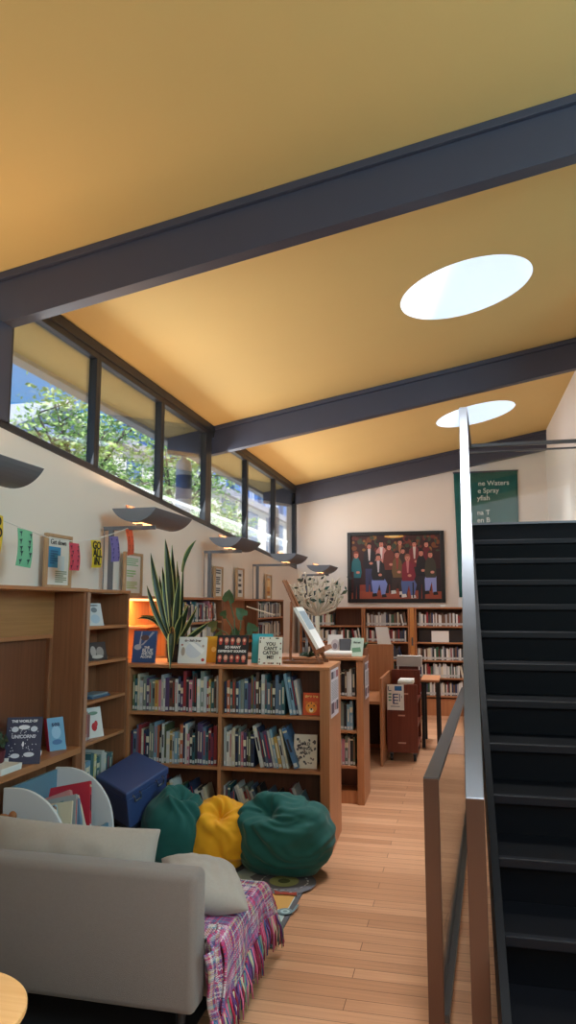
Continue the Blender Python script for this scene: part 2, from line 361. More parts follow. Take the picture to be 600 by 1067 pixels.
# outside columns under the eave
M_colw = mat('column_white', rgb(214, 216, 222), .5); M_colb = mat('column_blue_band', rgb(92, 112, 152), .5)
for (x, y, lab) in ((-2.86, 7.2, 'round white column with blue band outside the third pane'), (-2.86, 11.1, 'round white column outside the last pane')):
    t = thing('round_column', lab, 'column', (x, y, -.5))
    b = MB(); b.lathe((x, y, -.5), [(.085, 0), (.085, 3.60), (.07, 3.64), (.03, 3.66), (.03, 3.70)], M_colw); b.build('shaft', t, world=True, smooth=True)
    b = MB(); b.lathe((x, y, 2.72), [(.088, 0), (.088, .26)], M_colb); b.build('band', t, world=True, smooth=True)

M_bark = mat('bark', rgb(92, 82, 72), .9, noise_amt=.3)
M_lv = [mat('tree_leaf_a', rgb(164, 198, 104), .6), mat('tree_leaf_b', rgb(124, 168, 84), .6), mat('tree_leaf_c', rgb(206, 222, 160), .6)]
for mm in M_lv:
    p = mm.node_tree.nodes['Principled BSDF']; p.inputs['Transmission Weight'].default_value = 0.0
def tree(loc, zc, rad, nleaf, seed, lab, squash=.8):
    R = random.Random(seed); t = thing('leafy_tree', lab, 'tree', loc)
    tr = MB(); tips = []
    base = Vector(loc); top = Vector((loc[0], loc[1], zc - rad * .5))
    tr.tube([base, (base + top) / 2 + Vector((.12, .1, 0)), top], [.16, .12, .09], M_bark, 8)
    for i in range(16):
        a = 2 * pi * i / 16 + R.uniform(-.3, .3); el = R.uniform(-.55, 1.3)
        d = Vector((cos(a) * cos(el), sin(a) * cos(el), sin(el))); L = rad * R.uniform(.75, 1.05)
        m1 = top + d * L * .5 + Vector((0, 0, .15)); e = top + d * L + Vector((0, 0, rad * .25))
        tr.tube([top, m1, e], [.05, .03, .012], M_bark, 5); tips += [m1, e]
        for k in range(3):
            q = m1.lerp(e, R.random()); e2 = q + Vector((R.uniform(-1, 1), R.uniform(-1, 1), R.uniform(-.4, .8))) * rad * .4
            tr.tube([q, e2], [.02, .007], M_bark, 4); tips.append(e2)
    tr.build('trunk', t, world=True, smooth=True)
    lf = MB()
    for i in range(nleaf):
        c = R.choice(tips) + Vector((R.gauss(0, 1), R.gauss(0, 1), R.gauss(0, squash))) * rad * .17
        u = Vector((R.uniform(-1, 1), R.uniform(-1, 1), R.uniform(-.6, .6))).normalized(); w = u.cross(Vector((R.uniform(-1, 1), R.uniform(-1, 1), R.uniform(-1, 1)))).normalized()
        s = R.uniform(.035, .075)
        lf.poly([c - u * s, c + w * s * .5, c + u * s, c - w * s * .5], M_lv[R.randrange(3)])
    lf.build('foliage', t, world=True, fixn=False)
tree((-7.2, 12.7, -.5), 4.55, 1.6, 5200, 5, 'light green tree spreading across the first two clerestory panes')
tree((-7.0, 17.0, -.5), 4.6, 1.7, 6000, 8, 'light green tree behind the second and third clerestory panes')
tree((-8.0, 23.5, -.5), 4.0, 1.3, 2000, 11, 'small light green tree before the white apartment building')

# ================================================================== STAIRS
ST = thing('staircase', 'dark rubber-clad staircase rising to a landing with steel handrail', 'staircase', (.7, 2.2, 0))
RZ, GO, Y0 = .16, .287, 2.44
SL, SRX = .115, 1.28
for n in range(-1, 12):
    z = (n + 2) * RZ; y = Y0 + n * GO
    b = MB(); b.box(SL, SRX, y, y + GO + .03, z - .03, z, M_stair); b.box(SL, SRX, y - .012, y + .022, z - .034, z + .002, M_stnose); b.build('tread', ST, world=True, bevel=.004)
for n in range(-1, 13):
    z = (n + 2) * RZ; y = Y0 + n * GO
    b = MB(); b.box(SL, SRX, y + .012, y + .03, z - RZ, z - .03, M_stair); b.build('riser', ST, world=True)
b = MB(); zl = 14 * RZ
b.box(SL, SRX, Y0 + 12 * GO, 7.3, zl - .2, zl, M_stair); b.box(SL, SRX, Y0 + 12 * GO - .012, Y0 + 12 * GO + .03, zl - .012, zl + .004, M_steel); b.build('landing', ST, world=True)
for x in (SL - .028, SRX):
    b = MB(); y1 = Y0 + 12 * GO; k = RZ / GO
    b.prism([(x, Y0 - GO, 0), (x, Y0 - GO, .2), (x, y1, zl + .01), (x, 7.3, zl + .01), (x, 7.3, zl - .22), (x, y1 + .1, zl - .24), (x, Y0 + .1, 0)], (.028, 0, 0), M_stair); b.build('stringer', ST, world=True)
# handrail: flat bar rising with the flight, its end post, posts and glass
hr0, hr1 = Vector((.030, 2.63, .946)), Vector((.072, 5.86, 3.19)); hw, ht = .031, .016
def flatbar(b, p, q, w, t, m):
    b.add([p + Vector((-w, 0, 0)), p + Vector((w, 0, 0)), p + Vector((w, 0, -t)), p + Vector((-w, 0, -t)), q + Vector((-w, 0, 0)), q + Vector((w, 0, 0)), q + Vector((w, 0, -t)), q + Vector((-w, 0, -t))],
          [(0, 1, 5, 4), (1, 2, 6, 5), (2, 3, 7, 6), (3, 0, 4, 7), (0, 3, 2, 1), (4, 5, 6, 7)], m)
b = MB(); flatbar(b, hr0, hr1, hw, ht, M_steel); flatbar(b, hr1, hr1 + Vector((.06, 1.36, -.03)), hw, ht, M_steel); b.build('handrail', ST, world=True, bevel=.002)
M_steelrefl = mat('steel_plate_end', rgb(104, 84, 76), .35, metal=.85)  # brown of the floor's reflection is put into the end plates' steel colour
b = MB(); b.box(.030 - hw, .030 + hw, 2.625, 2.640, 0, .945, M_steelrefl); b.build('newel_post', ST, world=True, bevel=.002)
b = MB()
for f in (.34, .67, .985):
    p = hr0.lerp(hr1, f); zs = (p.y - Y0) / GO * RZ + 2 * RZ
    b.box(p.x - .006, p.x + .006, p.y - .02, p.y + .02, zs - .1, p.z - .015, M_steel)
b.build('baluster', ST, world=True)
b = MB(); q0 = hr0 + Vector((.0, .05, -.80)); q1 = hr1 + Vector((.01, -.05, -.80))
b.prism([(q0.x, q0.y, q0.z), (q1.x, q1.y, q1.z), (q1.x, q1.y, q1.z + .72), (q0.x, q0.y, q0.z + .72)], (.01, 0, 0), M_gglass); b.build('glass_panel', ST, world=True)
# guard across the far edge of the landing
b = MB(); b.box(.1, SRX, 7.2, 7.24, 3.14, 3.175, M_steel); b.box(.1, SRX, 7.205, 7.235, 3.085, 3.10, M_steel); b.build('landing_rail', ST, world=True, bevel=.003)
b = MB(); b.box(.14, SRX, 7.21, 7.222, zl + .03, 3.08, M_gglass); b.build('landing_glass', ST, world=True)

G = thing('guard_railing', 'low steel and glass guard railing standing left of the stairs', 'railing', (-.05, 4.4, 0))
g0, g1 = Vector((-.126, 2.885, .95)), Vector((.022, 6.0, .95))
b = MB(); flatbar(b, g0, g1, .029, .016, M_steel); b.build('top_rail', G, world=True, bevel=.002)
b = MB(); b.box(g0.x - .029, g0.x + .029, g0.y - .004, g0.y + .012, 0, .945, M_steelrefl); b.build('end_post', G, world=True, bevel=.002)
b = MB(); b.box(g1.x - .025, g1.x + .025, g1.y - .012, g1.y, 0, .94, M_steelrefl); b.build('end_post', G, world=True, bevel=.002)
b = MB(); flatbar(b, g0 + Vector((.025, .02, -.84)), g1 + Vector((.01, -.02, -.84)), .02, .03, M_steel); b.build('bottom_rail', G, world=True, bevel=.002)
b = MB(); a0 = g0 + Vector((.012, .03, 0)); a1 = g1 + Vector((0, -.03, 0))
b.prism([(a0.x, a0.y, .11), (a1.x, a1.y, .11), (a1.x, a1.y, .93), (a0.x, a0.y, .93)], (.008, 0, 0), M_gglass); b.build('glass_panel', G, world=True)
b = MB(); b.box(-.22, .09, 8.2, 9.3, .001, .012, mat('floor_mat', rgb(84, 92, 104), .9, noise_amt=.2, noise_scale=30)); tag(b.build('floor_mat'), 'grey floor mat lying beyond the guard railing', 'mat')

# ================================================================== BOOKCASES
def bookcase(name, label, loc, rz, w, d, h, shelves, dividers=(), th=.022, post=.045, plinth=.07, mside=None, mback=None, mshelf=None, group=None, both=False, backy=None, top=True):
    """front edge along local x at y = 0, depth to +y"""
    t = thing(name, label, 'bookcase', loc, rz, group)
    ms = mside or M_beechz; mb = mback or M_wdark; mh = mshelf or M_beech
    for x0 in (0, w - post):
        b = MB(); b.box(x0, x0 + post, 0, d, 0, h - th, ms); b.build('side_panel', t, bevel=.002)
    if top:
        b = MB(); b.box(-.004, w + .004, -.006, d + .004, h - th, h, mh); b.build('top_panel', t, bevel=.003)
    by = d / 2 if both else d - .02
    b = MB(); b.box(post, w - post, by - .005, by + .012, .02, h - th, mb); b.build('back_panel', t)
    xs = [post] + list(dividers) + [w - post]
    for x in dividers:
        b = MB(); b.box(x - .012, x + .012, .004, by - .005, plinth, h - th, ms); b.build('divider', t, bevel=.002)
    for z in shelves:
        for i in range(len(xs) - 1):
            xa = xs[i] + (.012 if i else 0); xb = xs[i + 1] - (.012 if i < len(xs) - 2 else 0)
            b = MB(); b.box(xa, xb, .008, by - .005, z - th, z, mh); b.build('shelf', t, bevel=.002)
            if both:
                b = MB(); b.box(xa, xb, by + .012, d - .008, z - th, z, mh); b.build('shelf', t, bevel=.002)
    b = MB(); b.box(post, w - post, .03, d - .03, 0, plinth - .001, ms); b.build('plinth', t)
    return t

# ---- books
bookc = bpy.data.materials.new('book_cover'); bookc.use_nodes = True
_n = bookc.node_tree.nodes; _l = bookc.node_tree.links; _p = _n['Principled BSDF']; _o = _n.new('ShaderNodeObjectInfo')
_l.new(_o.outputs['Color'], _p.inputs['Base Color']); _p.inputs['Roughness'].default_value = .45
M_lbl = mat('spine_sticker', rgb(196, 198, 198), .6); M_gold = mat('spine_title_pale', rgb(214, 204, 178), .6); M_tdark = mat('spine_title_dark', rgb(44, 40, 52), .6); M_tred = mat('spine_title_red', rgb(178, 48, 48), .6)
def book_mesh(kind):
    """unit book: x thickness, y depth (spine at y = 0), z height"""
    b = MB(); c = .10
    b.box(0, c, 0, 1, 0, 1, bookc); b.box(1 - c, 1, 0, 1, 0, 1, bookc); b.box(c, 1 - c, 0, .035, 0, 1, bookc)
    b.box(c, 1 - c, .035, .97, .015, .982, M_page)
    b.box(.12, .88, -.006, 0, .04, .135, M_lbl)
    if kind == 0: b.box(.3, .7, -.004, 0, .32, .80, M_gold)
    elif kind == 1: b.box(.25, .75, -.004, 0, .40, .72, M_tdark); b.box(.0, 1, -.004, 0, .88, .93, M_gold)
    elif kind == 2: b.box(.35, .6, -.004, 0, .25, .9, M_tred)
    elif kind == 3: b.box(0, 1, -.004, 0, .6, .78, M_gold); b.box(.3, .7, -.004, 0, .25, .5, M_lbl)
    o = b.build('book', origin=(0, 0, 0)); me = o.data; bpy.data.objects.remove(o); return me
BOOKS = [book_mesh(k) for k in range(5)]
PAL = [('dark blue', (38, 54, 92), 8), ('steel blue', (84, 112, 142), 8), ('pale grey', (188, 190, 192), 9), ('charcoal', (44, 44, 50), 8), ('white', (222, 220, 214), 9), ('crimson', (160, 34, 48), 6),
       ('teal', (40, 108, 116), 5), ('olive green', (96, 106, 64), 3), ('mustard', (206, 160, 54), 4), ('orange', (206, 98, 42), 3), ('cream', (214, 202, 172), 7), ('brown', (104, 72, 54), 4), ('purple', (90, 62, 112), 3), ('pink', (206, 120, 142), 3), ('grey green', (128, 142, 134), 5), ('sky blue', (120, 168, 196), 4)]
PALN = [('white', (224, 222, 218), 16), ('black', (34, 32, 36), 9), ('pale grey', (178, 178, 180), 9), ('dark green', (52, 92, 70), 4), ('dark blue', (48, 58, 92), 6), ('brown', (110, 78, 58), 6), ('crimson', (150, 44, 50), 4), ('cream', (214, 202, 176), 8), ('charcoal', (60, 60, 66), 6)]
ORD = ['', 'first', 'second', 'third', 'fourth', 'fifth', 'sixth', 'seventh', 'eighth', 'ninth', 'tenth', 'eleventh', 'twelfth', 'thirteenth', 'fourteenth', 'fifteenth', 'sixteenth', 'seventeenth', 'eighteenth', 'nineteenth', 'twentieth']
def ordn(n):
    if n <= 20: return ORD[n]
    return {2: 'twenty', 3: 'thirty', 4: 'forty', 5: 'fifty'}[n // 10] + '-' + ORD[n % 10] if n % 10 else {3: 'thirtieth', 4: 'fortieth', 5: 'fiftieth'}[n // 10]
MASS = MB()
def wchoice(R, pal):
    s = sum(p[2] for p in pal); r = R.random() * s
    for p in pal:
        r -= p[2]
        if r <= 0: return p
    return pal[0]
def put_book(x, y, z, rz, t, d, h, lean, colname, col, label, group, R):
    o = bpy.data.objects.new('book', BOOKS[R.randrange(5)]); COL.objects.link(o)
    o.location = (x, y, z); o.rotation_euler = (0, lean, rz); o.scale = (t, d, h)
    j = 1 + R.uniform(-.15, .15); j *= .78; g = sum(lin(c) for c in col) / 3 * .15; o.color = (lin(col[0]) * .85 * j + g, lin(col[1]) * .85 * j + g, lin(col[2]) * .85 * j + g, 1)
    return tag(o, label, 'book', group)
M_massc = [mat('far_book_' + p[0].replace(' ', '_'), rgb(*p[1]), .5) for p in PALN]
def row(x, y, z, rz, length, phrase, group, seed, hr=(.2, .27), tr=(.008, .02), dep=.17, pal=PAL, lean_at=1.0, lean=14, mass=False, jit=.012, maxh=None, fixed=None):
    """books standing from the left end of a shelf; beyond lean_at of the run they lean left"""
    R = random.Random(seed); ux, uy = cos(rz), sin(rz); t = 0.004; n = 0; first = True; ph = hr[1]
    while True:
        th = R.uniform(*tr); h = R.uniform(*hr)
        if R.random() < .25: h = hr[0] + (h - hr[0]) * .4
        ln = 0.0
        if t > lean_at * length:
            ln = radians(lean * R.uniform(.9, 1.12))
            if first: t += ph * math.tan(ln) * .92; first = False; lnprev = ln
            ln = lnprev = max(lnprev, ln) if lnprev < radians(lean * 1.3) else lnprev
        fp = th / cos(ln) + .0012 + (abs(ln) > 0) * .0015
        if t + fp > length: break
        n += 1; dy = R.uniform(0, jit)
        px, py = x + ux * t - uy * dy, y + uy * t + ux * dy
        cn, cc, _ = wchoice(R, pal)
        if mass:
            m = M_massc[[p[0] for p in PALN].index(cn)]
            mt = Matrix.Translation((px, py, z + .0005)) @ Matrix.Rotation(rz, 4, 'Z') @ Matrix.Rotation(-ln, 4, 'Y')
            MASS.box(0, th, 0, dep * .8, 0, h, m, mt); MASS.box(th * .05, th * .95, -.001, 0, .015, .045, M_lbl, mt)
        else:
            lab = '%s book, %s from the left on %s' % (cn, ordn(n), phrase)
            put_book(px, py, z + .0008, rz, th, dep * R.uniform(.85, 1), h, -ln, cn, cc, lab, group, R)
        t += fp; ph = h
    return n

# ---- low bookcase in the middle
H1 = 1.19
C1 = bookcase('low_bookcase', 'low beech double-sided bookcase full of picture books behind the bean bags', (-2.31, 4.72, 0), 0.028, 1.46, .56, H1, (.87, .525, .16), (.715,), post=.062, plinth=.13, both=True, mback=M_wdark)
def c1(x, y=0.0): return (-2.31 + x * cos(.028) - y * sin(.028), 4.72 + x * sin(.028) + y * cos(.028))
grp = 'picture books in the low bookcase'
for (x0, L, z, ph, sd, kw) in ((.066, .635, .87, 'the top left shelf of the low bookcase', 3, dict(lean_at=1.0)),
                               (.732, .565, .87, 'the top right shelf of the low bookcase', 9, dict(lean_at=.74, lean=9)),
                               (.066, .635, .525, 'the middle left shelf of the low bookcase', 4, dict(lean_at=1.0)),
                               (.732, .47, .525, 'the middle right shelf of the low bookcase', 21, dict(lean_at=.45, lean=11)),
                               (.066, .635, .16, 'the bottom left shelf of the low bookcase', 6, dict(lean_at=.0, lean=15, hr=(.2, .27))),
                               (.732, .645, .16, 'the bottom right shelf of the low bookcase', 14, dict(lean_at=.12, lean=20, hr=(.18, .26)))):
    p = c1(x0, .03); row(p[0], p[1], z, .028, L, ph, grp, sd, tr=(.0125, .025), **{**dict(hr=(.2, .275)), **kw})

# face-out books: a cover board with its printed front
def faceout(label, base, rz, w, h, col, tilt=12, th=.014, art=None, group='books shown face out', spine=None, zoff=0.0):
    """stands at base (bottom centre of its front), leaning back by tilt degrees; front faces local -y"""
    t = thing('display_book', label, 'book', base, rz, group)
    M = Matrix.Rotation(-radians(tilt), 4, 'X')
    b = MB(); cm = mat('cover_%02x%02x%02x' % col, rgb(*col), .45); b.box(-w / 2, w / 2, 0, .002, 0, h, cm, M); b.box(-w / 2, w / 2, th - .002, th, 0, h, cm, M); b.box(-w / 2, -w / 2 + .003, 0, th, 0, h, spine or cm, M); o = b.build('cover', t)
    b = MB(); b.box(-w / 2 + .003, w / 2 - .003, .002, th - .002, .004, h - .004, M_page, M); b.build('page_block', t)
    if art:
        a = MB(); texts = []
        for it in art:
            if it[0] == 'ell':
                _, cx, cy, rx, ry, c = it[:6]; rot = it[6] if len(it) > 6 else 0
                a.poly([M @ Vector((w * (cx - .5) + w * rx * cos(q) * cos(rot) - h * ry * sin(q) * sin(rot), -.0006 - .00005 * len(a.f), h * cy + h * ry * sin(q) * cos(rot) + w * rx * cos(q) * sin(rot))) for q in [2 * pi * i / 14 for i in range(14)]], mat('ink_%02x%02x%02x' % c, rgb(*c), .5))
            elif it[0] == 'poly':
                a.poly([M @ Vector((w * (px - .5), -.0006 - .00005 * len(a.f), h * py)) for px, py in it[1]], mat('ink_%02x%02x%02x' % it[2], rgb(*it[2]), .5))
            elif it[0] == 'txt': texts.append(it)
        if a.v: a.build('cover_print', t, fixn=False)
        for _, s, cx, cy, size, c in texts:
            text('cover_title', s, size, mat('ink_%02x%02x%02x' % c, rgb(*c), .5), t, M @ Vector((w * (cx - .5), -.002, h * cy)), (pi / 2 - radians(tilt), 0, 0), bold=.0008)
    return t
def c1p(x, y, z): q = c1(x, y); return (q[0], q[1], z)
R0 = random.Random(77)
# on the top of the low bookcase
TOP = H1 + .001
faceout('blue book with a pale bird standing left of the potted plant', c1p(.105, .12, TOP), .03, .175, .225, (58, 88, 138), 10, art=[('ell', .22, .48, .16, .09, (176, 182, 190)), ('poly', [(.25, .5), (.32, .98), (.37, .98), (.34, .55)], (170, 176, 186)), ('poly', [(.28, .52), (.45, .55), (.9, .95), (.8, .97), (.45, .62)], (160, 168, 182)), ('ell', .5, .78, .18, .09, (96, 78, 76)), ('txt', 'THE', .62, .47, .022, (222, 228, 234)), ('txt', 'BLUE', .66, .37, .036, (222, 228, 234)), ('txt', 'AND THE', .66, .27, .02, (222, 228, 234)), ('txt', 'ALONE', .62, .18, .026, (222, 228, 234))])
faceout('white square picture book standing right of the potted plant', c1p(.47, .11, TOP), .03, .205, .185, (226, 226, 222), 12, art=[('ell', .17, .45, .07, .17, (178, 162, 148)), ('ell', .55, .5, .3, .3, (208, 212, 220)), ('poly', [(.25, .88), (.85, .35), (.95, .5), (.3, .95)], (240, 240, 240)), ('ell', .9, .14, .06, .06, (186, 50, 56)), ('txt', 'the little bear', .5, .86, .022, (110, 96, 92)), ('ell', .12, .7, .04, .04, (188, 120, 110)), ('ell', .88, .66, .04, .05, (180, 160, 150))])
faceout('yellow book half hidden behind the dark book of faces', c1p(.61, .22, TOP), .03, .15, .185, (226, 168, 40), 8, art=[('poly', [(.55, .35), (.75, .75), (.85, .72), (.65, .3)], (60, 50, 40)), ('ell', .4, .5, .12, .1, (250, 214, 120))])
faces = []
for i in range(5):
    cc = [(190, 70, 60), (214, 130, 110), (196, 90, 74), (206, 150, 128), (170, 80, 70)]
    for j, yy in ((0, .82), (1, .22)):
        faces += [('ell', .12 + i * .19, yy, .07, .1, cc[(i + j * 2) % 5]), ('ell', .12 + i * .19, yy + .01, .035, .05, (232, 190, 160)), ('ell', .12 + i * .19, yy - .12, .05, .035, (178, 66, 60))]
faceout('dark picture book of two rows of faces on the low bookcase', c1p(.76, .11, TOP), .03, .225, .20, (34, 30, 34), 12, art=faces + [('txt', 'SO MANY', .52, .58, .026, (236, 232, 226)), ('txt', 'DIFFERENT SOUNDS', .5, .44, .022, (236, 232, 226))])
faceout('turquoise book standing behind the leafy-bordered white book', c1p(.945, .24, TOP), .03, .15, .205, (62, 172, 186), 8)
bord = []
for i in range(26):
    e = R0.random(); s = R0.randrange(4); px, py = [(e, .05), (e, .95), (.06, e), (.94, e)][s]
    bord.append(('ell', px, py, .03, .03, R0.choice([(120, 60, 58), (70, 90, 66), (150, 110, 90), (80, 60, 56)])))
faceout('white book with a leafy border and stacked black title', c1p(1.03, .12, TOP), .03, .165, .19, (224, 222, 208), 12, art=bord + [('txt', 'YOU', .52, .74, .032, (30, 28, 30)), ('txt', "CAN'T", .52, .58, .032, (30, 28, 30)), ('txt', 'CATCH', .52, .42, .032, (30, 28, 30)), ('txt', 'ME!', .52, .26, .032, (30, 28, 30))])
# inside the low bookcase
faceout('small orange book with a tiger face on the top right shelf', c1p(1.33, .06, .871), .03, .115, .145, (214, 80, 34), 8, art=[('ell', .5, .34, .34, .26, (238, 150, 50)), ('ell', .5, .22, .12, .09, (250, 232, 200)), ('ell', .5, .27, .06, .04, (30, 24, 22)), ('ell', .34, .42, .04, .035, (30, 24, 22)), ('ell', .66, .42, .04, .035, (30, 24, 22)), ('ell', .22, .56, .1, .08, (214, 110, 40)), ('ell', .78, .56, .1, .08, (214, 110, 40)), ('poly', [(.46, .5), (.5, .6), (.54, .5)], (60, 30, 20)), ('txt', 'tiger tea', .5, .84, .026, (250, 210, 120))])
dood = [('ell', R0.choice([R0.uniform(.08, .28), R0.uniform(.72, .92), R0.uniform(.3, .7)]), R0.uniform(.12, .9), R0.uniform(.02, .06), R0.uniform(.02, .05), R0.choice([(60, 58, 62), (88, 84, 84), (130, 110, 104), (70, 66, 72)]), R0.uniform(0, 3)) for i in range(46)]
faceout('cream book with black doodle creatures on the middle right shelf', c1p(1.285, .07, .526), .03, .155, .215, (222, 212, 196), 8, art=dood + [('txt', 'WILD', .5, .72, .026, (70, 66, 70)), ('txt', 'THINGS', .5, .58, .024, (70, 66, 70)), ('txt', 'ABOUT', .5, .45, .022, (70, 66, 70))])
# one wide blue book leaning at the end of the middle shelf
pz = c1(.732 + .49, .03); o = put_book(pz[0], pz[1] + .002, .5265, .028, .03, .19, .27, -radians(19), 'bright blue', (66, 118, 170), 'bright blue book leaning steeply at the end of the middle right shelf', grp, R0)

# poster sheets on the case ends
def poster(label, x, y0, y1, z0, z1, th=.0015, name='notice_sheet'):
    t = thing(name, label, 'notice', (x, (y0 + y1) / 2, z0))
    b = MB(); b.box(x, x + th, y0, y1, z0, z1, mat('sheet_lilac', rgb(214, 208, 216), .6)); b.build('sheet', t, world=True)
    a = MB(); H = z1 - z0; Wd = y1 - y0; e = x + th + .0006
    def q(u0, u1, v0, v1, c): a.poly([(e, y0 + Wd * u0, z0 + H * v0), (e, y0 + Wd * u1, z0 + H * v0), (e, y0 + Wd * u1, z0 + H * v1), (e, y0 + Wd * u0, z0 + H * v1)], mat('ink_%02x%02x%02x' % c, rgb(*c), .6))
    q(.05, .35, .80, .95, (70, 62, 78)); q(.4, .62, .80, .95, (176, 168, 176)); q(.68, .95, .80, .95, (150, 70, 84))
    for i in range(12): q(.08, .92, .36 + i * .033, .372 + i * .033, (120, 118, 126))
    q(.05, .4, .08, .3, (90, 66, 84)); q(.45, .65, .12, .28, (166, 120, 130)); q(.7, .95, .1, .3, (74, 64, 80))
    a.build('print', t, world=True, fixn=False)
    return t
poster('tall printed notice on the end panel of the low bookcase', c1(1.46, .1)[0] + .002, 4.83, 5.13, .85, 1.165)

# ---- second low bookcase behind
C2 = bookcase('low_bookcase', 'second low bookcase standing behind the first, with black books at its end', (-2.15, 5.98, 0), 0.02, 1.36, .46, 1.165, (.85, .58, .30), (.68,), post=.055, plinth=.1, both=True)
grp2 = 'books in the second low bookcase'
for z, sd, ph in ((.85, 31, 'the top shelf of the second low bookcase'), (.58, 32, 'the middle shelf of the second low bookcase'), (.30, 33, 'the lower shelf of the second low bookcase')):
    xx = -2.15 + 1.36 - .055 - .30; row(xx, 6.005 + .015, z, .02, .29, ph, grp2, sd, hr=(.19, .235), tr=(.014, .03), pal=PALN if z > .8 else PAL)
poster('printed notice on the end panel of the second low bookcase', -2.15 + 1.36 + .006, 6.08, 6.33, .82, 1.12)
# things on its top
T2 = 1.166
faceout('white display book standing on the second low bookcase', (-1.06, 6.22, T2), .02, .13, .18, (222, 218, 216), 14, art=[('ell', .5, .5, .28, .28, (186, 176, 180)), ('ell', .5, .45, .15, .15, (120, 110, 120))])
faceout('dark grey display book beside the paper roll', (-.96, 6.20, T2), .25, .1, .15, (70, 70, 78), 20)
faceout('pale green display book leaning at the end of the second bookcase', (-.87, 6.16, T2), -.25, .11, .16, (176, 198, 182), 18, art=[('poly', [(.1, .2), (.9, .25), (.8, .5), (.15, .45)], (96, 140, 110)), ('txt', 'forest', .5, .75, .026, (50, 70, 60))])
b = MB(); b.tube([(-1.12, 6.08, T2 + .026), (-.89, 6.085, T2 + .026)], .025, M_paper, 16); tag(b.build('paper_roll', smooth=False), 'white paper roll lying on the second low bookcase', 'paper roll')
t = thing('potted_succulent', 'small brown-green plant pot at the end of the second bookcase', 'plant', (-.815, 6.3, T2))
b = MB(); b.lathe((-.815, 6.3, T2), [(.028, 0), (.036, .06), (.032, .06)], mat('terracotta', rgb(150, 100, 74), .8)); b.build('pot', t, world=True)
b = MB()
for i in range(14):
    a = i * 2.4; b.tube([(-.815, 6.3, T2 + .05), (-.815 + .02 * cos(a), 6.3 + .02 * sin(a), T2 + .09), (-.815 + .04 * cos(a), 6.3 + .04 * sin(a), T2 + .115)], [.006, .006, .001], M_leaf2, 5)
b.build('foliage', t, world=True, smooth=True)

# ---- wall units on the left
FX = -2.262
U = thing('shelf_unit', 'narrow beech wall shelf of five tiers beside the reading nook', 'bookcase', (-2.38, 4.45, 0))
b = MB(); b.box(XW + .012, FX, 4.12, 4.15, 0, 1.675, M_wmid); b.build('side_panel', U, world=True, bevel=.002)
b = MB(); b.box(XW + .012, FX, 4.685, 4.713, 0, 1.675, M_wmid); b.build('side_panel', U, world=True, bevel=.002)
b = MB(); b.box(XW + .004, XW + .012, 4.12, 4.713, 0, 1.675, M_wmid); b.build('back_panel', U, world=True)
UZ = (1.463, 1.238, 1.0, .752, .47, .12)
for z in UZ:
    b = MB(); b.box(XW + .012, FX - .002, 4.15, 4.685, z - .02, z, M_beechy); b.build('shelf', U, world=True, bevel=.002)
b = MB(); b.box(XW + .004, FX + .008, 4.12, 4.715, 1.677, 1.697, M_beechy); b.build('top_panel', U, world=True, bevel=.003)
b = MB(); b.box(FX - .002, FX + .004, 4.118, 4.152, 0, 1.675, M_edge); b.build('edge_strip', U, world=True)

N = thing('reading_nook_unit', 'wide wooden wall unit with a dark niche over a desk shelf', 'shelf unit', (-2.38, 3.3, 0))
b = MB(); b.box(XW + .004, FX - .004, 4.085, 4.115, 0, 1.677, M_wmid); b.build('side_panel', N, world=True, bevel=.002)
b = MB(); b.box(XW + .004, FX - .004, 2.2, 2.23, 0, 1.677, M_wmid); b.build('side_panel', N, world=True, bevel=.002)
b = MB(); b.box(XW + .004, FX + .006, 2.2, 4.116, 1.679, 1.70, M_beechy); b.build('top_panel', N, world=True, bevel=.003)
b = MB(); fx = XW + .03
b.box(XW + .004, fx, 2.23, 4.085, 1.41, 1.679, M_oakpale); b.box(XW + .004, fx, 4.045, 4.085, .75, 1.41, M_wmid); b.box(XW + .004, fx, 2.23, 3.45, .75, 1.41, M_oakpale); b.build('face_panel', N, world=True)
b = MB(); b.box(fx, fx + .012, 3.45, 4.06, 1.395, 1.42, M_beechy); b.box(fx, fx + .012, 4.035, 4.06, .75, 1.395, M_wmid); b.box(fx, fx + .012, 3.45, 3.472, .75, 1.395, M_beechz); b.build('niche_frame', N, world=True, bevel=.002)
b = MB(); b.box(XW + .004, XW + .008, 3.45, 4.045, .75, 1.41, M_wdark); b.build('niche_back', N, world=True)
b = MB(); b.box(XW + .004, FX + .012, 2.23, 4.085, .712, .75, M_beechy); b.build('desk_top', N, world=True, bevel=.004)
b = MB(); b.box(XW + .004, XW + .02, 2.23, 4.085, .0, .712, M_wmid); b.build('lower_panel', N, world=True)
b = MB(); b.box(FX - .03, FX - .004, 4.055, 4.086, 0, .712, M_wmid); b.build('front_post', N, world=True, bevel=.002)

FXR = -2.335
